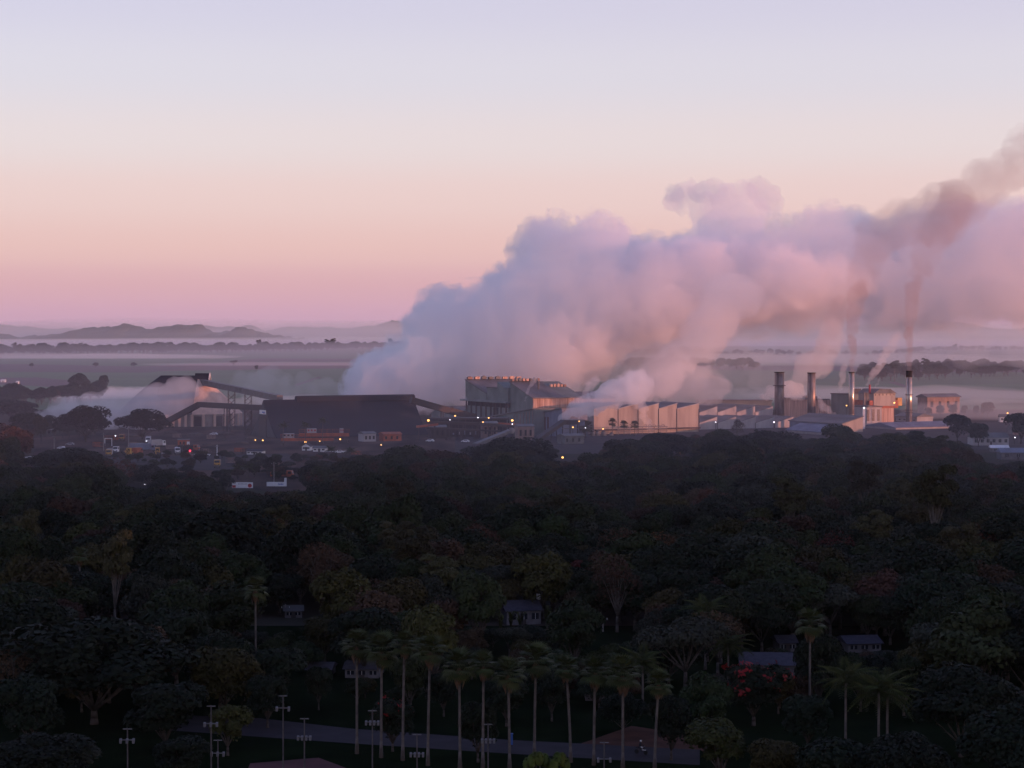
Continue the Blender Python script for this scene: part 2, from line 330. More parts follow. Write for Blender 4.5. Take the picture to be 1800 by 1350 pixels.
# --- mill house
fm = Fr(936, 1185)
t = fm.thing('mill_house', 'tall grey-green mill house with stepped roofs and a lit orange corrugated wall', 'building')
y3, y2a, y2, y1a, y1 = fm.fy(897), fm.fy(897) + 3, fm.fy(878), fm.fy(859), fm.fy(822)
L3 = fm.fx(1022); L4 = fm.fx(1082)
ze, zr = fm.z(698), fm.z(671, 0, y3)
zc = fm.z(706, 0, y2)                                     # canopy level
MB().prism([(0.0, 0.02), (y3, 0.02), (y3, zr), (0.0, ze)], 0.05, L3, 'x').build('hall', M['sheet_green_y'], t)
w = MB(); w.box(0.3, L3 - 0.2, -0.35, -0.01, fm.z(717), ze - 0.3); lw = w.build('corrugated_wall', M['wall_rust_sunlit'], t)
for i in range(24):                                        # standing ribs of the wall sheeting
    x = 0.8 + i * (L3 - 1.6) / 23; MB().box(x, x + 0.35, -0.5, -0.352, fm.z(717), ze - 0.3).build('rib', M['wall_rust_sunlit'], lw)
rf = MB().prism([(-1.2, ze - 0.9), (y3 + 0.5, zr - 0.2), (y3 + 0.5, zr + 0.35), (-1.2, ze - 0.35)], -0.8, L3 * 0.62, 'x').build('roof', M['roof_grey'], t)
rf2 = MB().prism([(-1.21, ze - 0.9), (y3 * 0.72, ze + (zr - ze) * 0.72 - 0.9), (y3 * 0.72, ze + (zr - ze) * 0.72 - 0.3), (-1.21, ze - 0.34)], L3 * 0.62 + 0.01, L3 + 0.6, 'x').build('roof', M['roof_grey'], t)
MB().prism([(0.6, 0.02), (y3 * 0.8, 0.02), (y3 * 0.8, ze + 1.5), (0.6, ze - 1.4)], L3 + 0.01, L4, 'x').build('hall', M['wall_rust_sunlit'], t)
MB().prism([(0.0, ze - 1.6), (y3 * 0.85, ze + 1.5), (y3 * 0.85, ze + 2.1), (0.0, ze - 1.0)], L3 + 0.62, L4 + 0.5, 'x').build('roof', M['roof_grey'], t)
MB().box(-1.0, L3 * 0.6, y3 + 0.52, y2, zc, fm.z(681, 0, y2)).build('upper_wall', M['sheet_green_y'], t)
MB().prism([(y3 + 0.6, zc + 0.1), (y2 + 0.1, zc + 0.1), (y2 + 0.1, fm.z(671, 0, y2)), (y3 + 0.6, fm.z(686, 0, y2))], -1.4, 30, 'x').build('upper_wall', M['sheet_green_y'], t)
MB().box(-1.15, 34, y2 + 0.12, y1a, zc, fm.z(682, 0, y1a)).build('upper_wall', M['sheet_green_y'], t)
z1 = fm.z(668, 0, y1)
MB().prism([(y1a + 0.02, zc), (y1, zc), (y1, z1), (y1a + 0.02, fm.z(692, 0, y1a))], -1.5, 38, 'x').build('upper_wall', M['sheet_green_y'], t)
MB().prism([(y1a - 0.4, fm.z(692, 0, y1a) - 0.1), (y1 + 0.3, z1), (y1 + 0.3, z1 + 0.5), (y1a - 0.4, fm.z(692, 0, y1a) + 0.4)], -1.9, 38.5, 'x').build('roof', M['roof_grey'], t)
MB().prism([(y2, fm.z(682, 0, y2)), (y1a, fm.z(682, 0, y1a) + 0.1), (y1a, fm.z(682, 0, y1a) + 0.6), (y2, fm.z(682, 0, y2) + 0.5)], -1.6, 34.2, 'x').build('roof', M['roof_grey'], t)
MB().box(-4.5, -1.52, y3 * 0.9, y1 + 1.5, zc - 0.5, zc + 0.5).build('canopy', M['sheet_green'], t)
MB().box(-1.2, 36, y3 + 0.55, y1 - 0.5, 0.02, zc - 3.4).build('lower_wall', M['sheet_green_y'], t)
MB().box(-0.2, 35, y3 + 0.56, y1 - 0.6, zc - 3.39, zc - 0.02).build('recess', M['void'], t)
for i in range(9):
    y = y3 + 2 + i * (y1 - y3 - 4) / 8; MB().box(-2.0, -1.25, y, y + 0.6, 0.02, zc - 0.52).build('column', M['dark_steel'], t)
MB().box(-1.28, -1.21, y2 - 1, y2 + 5.5, 0.05, zc - 3.5).build('doorway', M['void'], t)
rr = random.Random(3)
def vents(y, x0, x1, z, n, mat):
    for i in range(n):
        x = x0 + (x1 - x0) * (i + 0.15) / n; wdt = (x1 - x0) / n * 0.62
        MB().prism([(x, z), (x + wdt, z), (x + wdt * 1.06, z + 1.1 + rr.uniform(0, .4)), (x + wdt * 0.5, z + 1.8 + rr.uniform(-.5, .4)), (x - wdt * 0.06, z + 1.3)], y - 1.6, y + 0.4).build('ridge_vent', rr.choice((mat, mat, M['brick'], M['roof_grey'])), rf)  # colours picked at random to stand in for patchy orange sunlight
vents(y1, -1, 37, z1 + 0.5, 8, M['wall_rust_sunlit'])
vents(y3, 0, L3 * 0.6, zr + 0.36, 8, M['wall_rust_sunlit'])
vents(y3 * 0.68, L3 * 0.65, L3, ze + (zr - ze) * 0.66 - 0.2, 5, M['wall_rust_sunlit'])
MB().tube((L3 * 0.35, y3 * 0.5, ze), (L3 * 0.35, y3 * 0.5, ze + 9), 0.5).build('flue', M['grey_steel'], t)

# --- annexe with the louvred wall, and lean-to with a lattice gable in front of the mill
fa = Fr(988, 1135)
t = fa.thing('louvre_annexe', 'blue-grey clad annexe with tall dark red louvres below the orange wall', 'building')
ya, xa = fa.fy(940), 16
MB().prism([(0.0, 0.02), (ya, 0.02), (ya, fa.z(729, 0, ya)), (0, fa.z(718))], 0, xa, 'x').build('wall', M['wall_blue'], t)
MB().prism([(-0.6, fa.z(718) - 0.02), (ya + 0.8, fa.z(729, 0, ya) - 0.02), (ya + 0.8, fa.z(729, 0, ya) + 0.4), (-0.6, fa.z(718) + 0.4)], -0.8, xa + 0.6, 'x').build('roof', M['roof_grey'], t)
for k, pxl in enumerate((958, 963.5)):
    y = fa.fy(pxl); MB().box(-0.12, -0.02, y - 0.9, y + 0.9, 3, fa.z(733, 0, y)).build('louvre', M['red'] if k < 0 else material('dark_red_louvre', (0.10, 0.03, 0.03), 0.8), t)
fb = Fr(938, 1150)
t = fb.thing('lattice_gable_shed', 'grey lean-to shed with pinkish lattice gable in front of the mill', 'building')
yb, xb = fb.fy(862), fb.fx(975)
MB().prism([(0, 0.02), (yb, 0.02), (yb, fb.z(733, 0, yb)), (0, fb.z(719))], 0.0, xb, 'x').build('wall', M['sheet_green_y'], t)
MB().prism([(-0.5, fb.z(719)), (yb + 0.5, fb.z(733, 0, yb)), (yb + 0.5, fb.z(733, 0, yb) + 0.5), (-0.5, fb.z(719) + 0.5)], -1.2, xb, 'x').build('roof', M['roof_grey'], t)
for i in range(7):
    y = 0.6 + i * (yb * 0.42) / 6; MB().box(-0.32, -0.04, y, y + 0.5, 2, fb.z(722, 0, 0) - 0.55 * i).build('gable_slat', M['brick'], t)
MB().box(-0.34, -0.04, yb * 0.62, yb * 0.72, fb.z(745), fb.z(736)).build('shade_net', M['teal'], t)
for i in range(5):
    y = yb * 0.55 + i * yb * 0.09; MB().box(-0.36, -0.05, y, y + 1.4, 0.1, fb.z(737)).build('opening', M['void'], t)

# --- low sheds left of the mill
fl = Fr(836, 1290)
t = fl.thing('back_shed', 'low dark pitched sheds behind the mill house on its left', 'building')
for k in range(3):
    y0 = k * 22.0; MB().prism([(y0, 0.02), (y0 + 21.9, 0.02), (y0 + 21.9, fl.z(728, 0, y0)), (y0 + 11, fl.z(716, 0, y0)), (y0, fl.z(728, 0, y0))], 0, 40, 'x').build('bay', M['sheet_green_y'], t)
    MB().prism([(y0 - 0.2, fl.z(728, 0, y0) + .02), (y0 + 11, fl.z(716, 0, y0) + .02), (y0 + 11, fl.z(716, 0, y0) + .5), (y0 - 0.2, fl.z(728, 0, y0) + .5)], -0.6, 40.5, 'x').build('roof', M['roof_grey'], t)

# --- saw-tooth buildings: long bays seen on their sunlit gable ends
def sawtooth(fr, edges, peak, low, depth, wallmat, name, label, base=0.02, eave_trim=True):
    t = fr.thing(name, label, 'building')
    for i in range(len(edges) - 1):
        x0, x1 = fr.fx(edges[i]), fr.fx(edges[i + 1]) - 0.06
        zp, zl = fr.z(peak, x1), fr.z(low, x0)
        MB().prism([(x0, base), (x1, base), (x1, zp), (x0, zl)], 0, depth).build('bay', wallmat, t)
        MB().prism([(x0 + 0.1, zl + 0.02), (x1 + 0.02, zp + 0.02), (x1 + 0.02, zp + 0.35), (x0 + 0.1, zl + 0.35)], 0.25, depth + 0.3).build('roof', M['roof_grey'], t)
        if eave_trim: MB().prism([(x0, zl + 0.05), (x1 + 0.25, zp + 0.05), (x1 + 0.25, zp + 0.55), (x0, zl + 0.55)], -0.35, 0.2).build('verge_trim', M['wall_white'], t)
        MB().box(x1 - 0.25, x1 + 0.04, -0.3, -0.02, base, zl).build('downpipe', M['dark_steel'], t)
    return t
fs = Fr(1044, 1166)
t = sawtooth(fs, [1044, 1087, 1122, 1158, 1190, 1229], 710, 719.5, 40, M['wall_cream'], 'sawtooth_hall', 'tall cream saw-tooth hall with pink sunlit walls behind the palms')
MB().box(0.2, fs.fx(1229) - 0.3, -2.2, -0.4, fs.z(758) + 0.2, fs.z(757) + 0.7).build('loading_canopy', M['dark_steel'], t)
fs1 = Fr(1229.5, 1275)
sawtooth(fs1, [1229.5, 1261, 1294.5, 1327.5, 1359], 714.5, 725.5, 60, M['wall_white'], 'sawtooth_shed', 'upper row of four small saw-tooth sheds with pink gables', eave_trim=False)
fs2 = Fr(1229.5, 1225)
t = sawtooth(fs2, [1229.5, 1261, 1294.5, 1328, 1362, 1395], 733, 744, 33, M['wall_white'], 'sawtooth_shed', 'lower row of five saw-tooth sheds in front with greyer gables', eave_trim=False)

# --- long low shed with a pink gable
fg = Fr(1481, 1190)
t = fg.thing('long_shed', 'long low blue-grey shed with a pink triangular gable beside the thin chimney', 'building')
xg, yg = fg.fx(1517), fg.fy(1388)
MB().prism([(0, 0.02), (xg, 0.02), (xg, fg.z(732.5, xg)), (0, fg.z(745))], 0, yg).build('wall', M['wall_blue'], t)
MB().prism([(0.05, 0.05), (xg - .05, 0.05), (xg - .05, fg.z(732.5, xg) - .05), (0.05, fg.z(745) - .05)], -0.12, -0.01).build('gable', M['wall_cream'], t)
MB().prism([(-0.8, fg.z(745) - 0.25), (xg + 0.5, fg.z(732.5, xg) + 0.1), (xg + 0.5, fg.z(732.5, xg) + 0.5), (-0.8, fg.z(745) + 0.15)], -0.6, yg + 0.5).build('roof', M['roof_grey'], t)
fg2 = Fr(1452, 1155)
t = fg2.thing('low_lean_to', 'low blue-roofed lean-to half hidden by trees in front of the long shed', 'building')
yy = fg2.fy(1384)
MB().box(0, 9, 0, yy, 0.02, fg2.z(760)).build('wall', M['wall_white'], t)
MB().prism([(-1, fg2.z(761)), (9.5, fg2.z(749, 9)), (9.5, fg2.z(749, 9) + 0.4), (-1, fg2.z(761) + 0.4)], -0.8, yy + 0.8).build('roof', M['wall_blue'], t)

# --- chimneys
def chimney(px, D, top, w, mat, label, cap=None, rings=(), base=None):
    x = gx(px, D, top); z1 = zat(top, D); r = w * D / F / 2
    t = thing('chimney', label, 'chimney', (x, D, 0), 0, 'factory chimneys')
    zc_ = z1 - (cap or 0)
    MB().tube((0, 0, 2.4), (0, 0, zc_), r * 1.05, r, 40, True).build('shaft', mat, t, True)
    if cap: MB().tube((0, 0, zc_), (0, 0, z1), r * 1.03, r * 1.03, 40).build('sooty_tip', M['soot'], t, True)
    MB().tube((0, 0, z1), (0, 0, z1 + 0.4), r * 1.1, r * 1.1, 40).build('rim', M['soot'], t, True)
    MB().box(-r * 1.5, r * 1.5, -r * 1.5, r * 1.5, 0, 2.4).build('plinth', M['concrete'], t)
    for k, h in enumerate(rings):
        MB().tube((0, 0, h), (0, 0, h + 0.35), r * 1.35, r * 1.35, 28).build('platform', M['dark_steel'], t)
    n = int((z1 - 3) / 4)
    for i in range(n): MB().tube((0, 0, 3 + i * 4), (0, 0, 3.12 + i * 4), r * 1.06, r * 1.06, 32).build('hoop', mat, t, True)
    ld = MB(); ld.beam((-r * 0.5, -r * 1.08, 2.5), (-r * 0.5, -r * 1.04, z1), 0.12); ld.beam((-r * 0.5 + .5, -r * 1.08, 2.5), (-r * 0.5 + .5, -r * 1.04, z1), 0.12)
    ld.build('ladder', M['dark_steel'], t)
    return t
chimney(1370, 1310, 655, 16.5, M['stack_rust'], 'wide rusty dark chimney, leftmost of the four', rings=(24,))
chimney(1426.5, 1300, 656, 14, M['stack_rust'], 'wide grey chimney half veiled by steam, second from left', rings=())
chimney(1497, 1270, 655, 9.5, M['stack_steel'], 'slim bright steel chimney glinting orange, third from left', rings=())
chimney(1598, 1265, 653, 10.5, M['stack_steel'], 'slim pale steel chimney with a black tip, rightmost', cap=3.4, rings=(8.5, 10.0, 19.5))

# --- boiler house and process buildings round the chimneys
fk = Fr(1536, 1290)
t = fk.thing('boiler_house', 'cream boiler house with a row of small windows and grey hip roof', 'building')
xk = fk.fx(1574); yk = 16
MB().box(0, xk, 0, yk, fk.z(714), fk.z(692)).build('upper_storey', M['wall_cream'], t)
MB().prism([(-0.7, fk.z(692)), (xk + .7, fk.z(692)), (xk * .75, fk.z(684)), (xk * .25, fk.z(684))], -0.6, yk + .6).build('roof', M['roof_grey'], t)
for i in range(6):
    x = 0.8 + i * (xk - 2.4) / 5; MB().box(x, x + 0.9, -0.1, -0.01, fk.z(695.5), fk.z(692.6)).build('window', M['glass'], t)
MB().box(-3, xk + 2.5, 0.4, yk + 2, fk.z(718), fk.z(704)).build('gallery', M['orange_steel'], t)
MB().box(0.5, xk - .5, 0.6, yk, 0.02, fk.z(714.1)).build('lower_wall', M['wall_rust_sunlit'], t)
MB().box(xk + 2.51, xk + 6, 1, 9, fk.z(714), fk.z(700)).build('side_tank', M['yellow'], t)
for i in range(4): MB().box(-6 + i * 1.1, -5.5 + i * 1.1, 2, 3, 0.02, fk.z(690)).build('duct', M['grey_steel'], t)
MB().tube((-1, 3, fk.z(692)), (-1, 3, fk.z(676)), 0.7, 0.6, 16).build('flue', M['red'], t)
fk2 = Fr(1500, 1330)
t = fk2.thing('process_house', 'dark grey process house behind the slim bright chimney', 'building')
MB().box(0, 14, 0, fk2.fy(1461), 0.02, fk2.z(694)).build('wall', M['sheet_green_y'], t)
MB().box(-0.4, 14.4, -0.4, fk2.fy(1461) + .4, fk2.z(694), fk2.z(693) + .2).build('roof', M['roof_grey'], t)
MB().box(4, 9, 4, 9, fk2.z(693) + .21, fk2.z(684)).build('roof_tower', M['dark_steel'], t)
fk3 = Fr(1520, 1275)
t = fk3.thing('tank_annexe', 'small pale annexe right of the slim bright chimney', 'building')
MB().box(0, 13, 0, 14, 0.02, fk3.z(716)).build('wall', M['wall_white'], t)
MB().prism([(-0.5, fk3.z(716) + .01), (13.5, fk3.z(716) + .01), (13.5, fk3.z(714)), (-0.5, fk3.z(713))], -0.5, 14.5).build('roof', M['roof_grey'], t)
for i in range(3): MB().box(1.5 + 4 * i, 3.5 + 4 * i, -0.1, -0.01, 3, fk3.z(720)).build('window', M['glass'], t)
t = thing('vent_pillar', 'thin white vent pillar topped by a lit lamp before the annexe', 'vent', (gx(1518.5, 1235), 1235, 0))
MB().box(-0.7, 0.7, -0.7, 0.7, 0, zat(719, 1235)).build('shaft', M['white'], t); MB().ball((0, -0.75, zat(717, 1235)), 0.55).build('bulb', M['lamp_white'], t)
fk4 = Fr(1440, 1345)
t = fk4.thing('evaporator_house', 'rusty orange evaporator house between the two wide chimneys', 'building')
MB().box(0, fk4.fx(1460), 0, fk4.fy(1378), 0.02, fk4.z(703)).build('wall', M['wall_rust_sunlit'], t)
for i in range(3): MB().tube((1 + 2.2 * i, 6 + 9 * i, fk4.z(703)), (1 + 2.2 * i, 6 + 9 * i, fk4.z(697)), 1.6, 1.6, 16).build('vessel', M['grey_steel'], t, True)
MB().box(-1, 8, -0.5, fk4.fy(1378) + .5, fk4.z(703) + .01, fk4.z(702) + .2).build('roof', M['roof_grey'], t)
fr_ = Fr(1630, 1480)
t = fr_.thing('warehouse', 'pinkish brick warehouse with grey roof, rightmost of the works', 'building')
xr, yr = fr_.fx(1687), fr_.fy(1613)
MB().box(0, xr, 0, yr, 0.02, fr_.z(699)).build('wall', M['brick'], t)
MB().prism([(-1, fr_.z(699)), (yr + 1, fr_.z(699)), (yr + 1, fr_.z(697)), (yr * .5, fr_.z(692.5)), (-1, fr_.z(698))], -1, xr + 1, 'x').build('roof', M['roof_grey'], t)
for i in range(4): MB().box(3 + i * xr / 4, 5.2 + i * xr / 4, -0.1, -0.01, fr_.z(716), fr_.z(706)).build('window', M['void'], t)
fq = Fr(1612, 1330)
t = fq.thing('low_store', 'low violet-grey store at the foot of the black-tipped chimney', 'building')
MB().box(0, fq.fx(1640), 0, fq.fy(1575), 0.02, fq.z(733)).build('wall', M['wall_white'], t)
MB().prism([(-1, fq.z(733)), (fq.fx(1640) + 1, fq.z(733)), (5, fq.z(727))], -0.6, fq.fy(1575) + .6).build('roof', M['roof_grey'], t)
for i in range(4): MB().box(-0.1, -0.01, 2 + 5 * i, 4 + 5 * i, 1, fq.z(738)).build('window', M['glass'], t)
fq2 = Fr(1575, 1225)
t = fq2.thing('low_store', 'long low store behind the tall dark trees at right', 'building')
MB().box(0, fq2.fx(1700), 0, fq2.fy(1520), 0.02, fq2.z(752)).build('wall', M['wall_white'], t)
MB().prism([(-0.8, fq2.z(752)), (fq2.fy(1520) + .8, fq2.z(752)), (fq2.fy(1520) / 2, fq2.z(744))], -0.6, fq2.fx(1700) + .6, 'x').build('roof', M['wall_blue'], t)
t = thing('process_shed', 'long grey roof seen behind the saw-tooth sheds under the steam', 'building', (gx(1290, 1420), 1420, 0), 0)
MB().box(-24, 26, 0, 20, 0.02, zat(704, 1420)).build('wall', M['sheet_green'], t)
MB().prism([(-24.6, zat(704, 1420)), (26.6, zat(705, 1420)), (26.6, zat(704, 1420) + .3), (-24.6, zat(702.5, 1420))], -0.6, 20.6).build('roof', M['roof_grey'], t)

# --- raw store (stadium plan, coned ends) at left
DS = 1290; xA, xB = gx(284, DS), gx(349, DS); zrg = zat(660, DS); zw = 7.5; RW = (zrg - zw) * 1.16
t = thing('raw_store', 'big hipped store with dark roof and a pale coned end at the far left', 'building', ((xA + xB) / 2, DS, 0))
hw = (xB - xA) / 2
def half_cone(sx, x, r, z0, z1, rt=0.3, seg=20, bulge=0.06):
    m = MB(); rings = 5; vs_ = []
    for k in range(rings + 1):
        f_ = k / rings; rr_ = r + (rt - r) * f_; z = z0 + (z1 - z0) * (f_ + bulge * math.sin(math.pi * f_))
        for i in range(seg + 1):
            a = -math.pi / 2 + math.pi * i / seg; vs_.append((x + sx * rr_ * math.cos(a), rr_ * math.sin(a), z))
    m.v = vs_; n = seg + 1
    m.f = [(k * n + i, k * n + i + 1, (k + 1) * n + i + 1, (k + 1) * n + i) for k in range(rings) for i in range(seg)]
    return m
half_cone(1, hw, RW, zw, zrg).build('coned_roof', M['cone_pale_sunlit'], t)
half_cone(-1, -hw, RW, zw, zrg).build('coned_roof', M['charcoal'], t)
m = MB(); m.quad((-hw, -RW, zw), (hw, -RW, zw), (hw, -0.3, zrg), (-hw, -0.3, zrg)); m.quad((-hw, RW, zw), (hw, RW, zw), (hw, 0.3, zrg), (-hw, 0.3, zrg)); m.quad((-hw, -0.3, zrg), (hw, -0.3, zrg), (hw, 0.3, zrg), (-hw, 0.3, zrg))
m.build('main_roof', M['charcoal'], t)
half_cone(1, hw, RW - 1.6, 0.02, zw + 0.8, RW - 1.61, bulge=0).build('ring_wall', M['concrete'], t)
m = MB(); m.quad((-hw, -RW + 1.6, 0), (hw, -RW + 1.6, 0), (hw, -RW + 1.6, zw + .8), (-hw, -RW + 1.6, zw + .8)); m.build('front_wall', M['concrete'], t)
pil = MB().box(-0.75, 0.75, -0.6, 0.6, 0, zw).mesh('pilaster', M['cone_pale_sunlit'])
for i in range(13):
    a = -math.pi / 2 + math.pi * i / 12; o = link('pilaster', pil, t); o.location = (hw + (RW - 0.6) * math.cos(a), (RW - 0.6) * math.sin(a), 0); o.rotation_euler.z = a + math.pi / 2
for i in range(6): o = link('pilaster', pil, t); o.location = (-hw + i * 2 * hw / 6, -RW + 0.6, 0)
for i in range(12):
    a = -math.pi / 2 + math.pi * (i + 0.5) / 12; r0 = RW - 1.0
    mm = MB().box(-2.2, 2.2, -0.06, 0.06, 0.2, zw - 1.2).mesh('void_panel', M['void']) if i == 0 else mm
    if i % 3 != 1: o = link('opening', mm, t); o.location = (hw + r0 * math.cos(a) * 0.985, r0 * math.sin(a) * 0.985, 0); o.rotation_euler.z = a + math.pi / 2
dm = MB(); dm.prism([(-3.4, zrg - 4.6), (3.4, zrg - 4.6), (3.4, zrg - 2.2), (0, zrg + 1.4), (-3.4, zrg - 2.2)], hw - 2, hw + 7, 'x'); dm.build('dormer', M['charcoal'], t)
bg_ = MB(); bg_.beam((hw + 7.1, -3.8, zrg - 2.6), (hw + 7.1, 0, zrg + 1.5), 0.5, 0.7); bg_.beam((hw + 7.1, 3.8, zrg - 2.6), (hw + 7.1, 0, zrg + 1.5), 0.5, 0.7); bg_.build('barge_board', M['white'], t)

# --- dark A-frame shed
fd = Fr(487, 1112)
t = fd.thing('dark_shed', 'huge charcoal A-frame shed with flared base and concave gable end', 'building')
Wd = fd.fy(440) * 1.0; Ld = fd.fx(754); zd = fd.z(703, 0, Wd / 2)
prof = []
for k in range(9):
    f_ = k / 8; prof.append((Wd / 2 - (Wd / 2) * (0.80 * (1 - f_) + 0.20 * (1 - f_) ** 4), 0.4 + (zd - 0.4) * f_))
prof2 = [(Wd - y, z) for (y, z) in reversed(prof[:-1])]
full = prof + prof2
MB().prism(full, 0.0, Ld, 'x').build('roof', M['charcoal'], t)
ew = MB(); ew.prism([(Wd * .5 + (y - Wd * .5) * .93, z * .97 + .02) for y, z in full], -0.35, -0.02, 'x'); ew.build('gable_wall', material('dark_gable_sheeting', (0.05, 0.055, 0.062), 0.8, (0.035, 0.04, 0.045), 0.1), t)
lx0 = fd.fx(520, Wd / 2)
MB().prism([(Wd / 2 - 2.2, zd - 1.2), (Wd / 2 + 2.2, zd - 1.2), (Wd / 2 + 1.6, zd + 1.3), (Wd / 2, zd + 2.0), (Wd / 2 - 1.6, zd + 1.3)], lx0, Ld + 0.3, 'x').build('ridge_gallery', M['charcoal'], t)
MB().box(-0.7, -0.4, Wd * .36, Wd * .64, 0.02, zd * .58).build('door_panel', M['dark_steel'], t)
sg = MB().box(-0.8, -0.42, Wd * .38, Wd * .60, zd * .62, zd * .73).build('sign', M['white'], t)
MB().box(-0.86, -0.81, Wd * .40, Wd * .50, zd * .655, zd * .69).build('sign_mark', M['blue'], sg); MB().box(-0.86, -0.81, Wd * .40, Wd * .45, zd * .635, zd * .65).build('sign_mark', M['red'], sg)

# --- conveyors
def conveyor(pts, label, w=3.0, h=2.6, mat=None, legs=(), tower=(), name='conveyor'):
    t = thing(name, label, 'conveyor', (pts[0][0], pts[0][1], 0)); o = Vector((pts[0][0], pts[0][1], 0)); P = [Vector(p) - o for p in pts]
    for i in range(len(P) - 1): MB().beam(P[i], P[i + 1], w, h).build('gallery', mat or M['dark_steel'], t)
    def onpath(px):
        for i in range(len(pts) - 1):
            a, b = Vector(pts[i]), Vector(pts[i + 1])
            for k in range(201):
                p = a.lerp(b, k / 200)
                if abs(900 + p.x / p.y * F - px) < 1.2: return p - o
        return P[-1]
    for px in legs:
        p = onpath(px); d = (P[1] - P[0]).normalized(); s = Vector((-d.y, d.x, 0)).normalized() * (w * .4)
        for sg_ in (-1, 1): MB().beam(p + s * sg_ - Vector((0, 0, h / 2)), Vector((p.x, p.y, 0)) + s * sg_ * 1.6, 0.35).build('leg', M['dark_steel'], t)
    for px in tower:
        p = onpath(px); m = MB(); a = 1.9; top_ = p.z - h / 2
        for sx in (-1, 1):
            for sy in (-1, 1): m.beam((p.x + sx * a, p.y + sy * a, 0), (p.x + sx * a, p.y + sy * a, top_), 0.28)
        k = 0.0
        while k < top_ - 3:
            m.beam((p.x - a, p.y - a, k), (p.x + a, p.y - a, k + 3.4), 0.18); m.beam((p.x + a, p.y - a, k), (p.x - a, p.y - a, k + 3.4), 0.18); m.beam((p.x - a, p.y + a, k), (p.x + a, p.y + a, k + 3.4), 0.18); k += 3.4
        m.build('lattice_trestle', M['dark_steel'], t)
    return t
conveyor([at(352, 671, 1290), at(430, 687, 1230), at(492, 700, 1150)], 'long sloping covered conveyor from the pale coned store to the dark shed', 3.4, 3.4, M['grey_steel'], (), (408, 437))
conveyor([at(288, 744, 1215), at(350, 711, 1205), at(464, 717, 1140)], 'bent conveyor gallery in front of the coned store', 3.2, 3.0, M['dark_steel'], (397, 402), (437,))
conveyor([at(722, 703, 1148), at(790, 722, 1160), at(835, 733, 1170)], 'sloping conveyor from the right end of the dark shed to the mill', 3.2, 3.4, M['dark_steel'], (778,), ())
conveyor([at(835, 782, 1060), at(898, 757, 1085)], 'grey inclined conveyor rising right to a pale pulley head', 3.2, 1.6, M['grey_steel'], (885,), ())
conveyor([at(938, 778, 1075), at(990, 741, 1100)], 'inclined conveyor with pale handrail rising to the steaming hopper', 3.2, 2.0, M['dark_steel'], (975,), ())
pw = thing('pulley_head', 'pale curved pulley housing at the top of the grey inclined conveyor', 'machine', tuple(at(900, 757, 1084) * Vector((1, 1, 0)) if False else (gx(900, 1084), 1084, 0)))
MB().tube((-0.2, -1.3, zat(757, 1084)), (-0.2, 1.3, zat(757, 1084)), 1.6, 1.6, 16).build('drum', M['concrete'], pw, True); MB().box(1.0, 1.7, -1.2, 1.2, 0, zat(757, 1084)).build('post', M['grey_steel'], pw)
hr = MB(); a_, b_ = at(938, 776, 1072), at(990, 741.5, 1097)
# horizontal pipe bridge between dark shed and mill
c = conveyor([at(752, 742, 1108), at(840, 745, 1115), at(905, 750, 1122)], 'long dark horizontal pipe bridge hung with lamps between shed and mill', 3, 1.5, M['dark_steel'], (765, 790, 815, 840, 865, 890), (), 'pipe_bridge')
c = conveyor([at(750, 752, 1100), at(880, 758, 1108)], 'lower dark walkway under the pipe bridge', 2.4, 0.9, M['dark_steel'], (760, 785, 810, 835, 860), (), 'pipe_bridge')
c = conveyor([at(872, 745, 1128), at(938, 749, 1132)], 'orange girder walkway in front of the mill', 2.4, 1.6, M['orange_steel'], (885, 905, 925), (), 'girder_walkway')
c = conveyor([at(732, 750, 1096), at(770, 746, 1098)], 'short orange beam beside the right end of the dark shed', 2.0, 1.1, M['orange_steel'], (737, 765), (), 'girder_walkway')
# hopper tower with jets of steam
th_ = thing('hopper_tower', 'dark hopper tower with stair frame venting dense white steam', 'tower', (gx(1002, 1105), 1105, 0))
for sx in (-4, 0, 4, 7.5):
    for sy in (-3, 3): MB().beam((sx, sy, 0), (sx, sy, zat(746, 1105)), 0.35).build('leg', M['dark_steel'], th_)
MB().box(-4.6, 4.4, -3.4, 3.4, zat(746, 1105), zat(738.5, 1105)).build('hopper', M['dark_steel'], th_); MB().box(4.41, 7.8, -3.3, 3.3, zat(748, 1105), zat(740, 1105)).build('bin', M['wall_blue'], th_)
MB().box(-5, 8, -3.8, 3.8, zat(738.5, 1105), zat(738, 1105)).build('deck', M['grey_steel'], th_)
for h in (3.0, 6.0): MB().box(-4.4, 8, -3.6, 3.6, h, h + 0.2).build('landing', M['grey_steel'], th_)
# pale tanks and pipe rack in front of the saw-tooth hall
for k, (px, top, r) in enumerate(((1042, 765, 1.3), (1050.5, 764.5, 1.3), (1061, 765, 1.6), (1075, 768, 1.2))):
    t = thing('process_tank', ['slim upright pale tank, leftmost beside the hopper tower', 'slim upright tank with a bright lit side, second from hopper tower', 'wider dull tank, third from hopper tower', 'small pale tank below the tallest of the three factory palms'][k], 'tank', (gx(px, 1150), 1150, 0), 0, 'upright tanks before the saw-tooth hall')
    MB().tube((0, 0, 0.3), (0, 0, zat(top - 6, 1150)), r, r, 18).build('shell', M['concrete'], t, True); MB().tube((0, 0, zat(top - 6, 1150)), (0, 0, zat(top - 6, 1150) + .7), r, 0.3, 18).build('dome', M['grey_steel'], t, True); MB().tube((0, 0, 0), (0, 0, 0.3), r * 1.1, r * 1.1, 18).build('footing', M['concrete'], t)
t = thing('pipe_rack', 'low pale pipe rack with hooped pipes under the saw-tooth wall', 'pipe rack', (gx(1128, 1165), 1165, 0), TH * 0.6)
for i in range(9): MB().beam((-14 + 3.6 * i, 0, 0), (-14 + 3.6 * i, 0, 4.4), 0.25).build('post', M['concrete'], t)
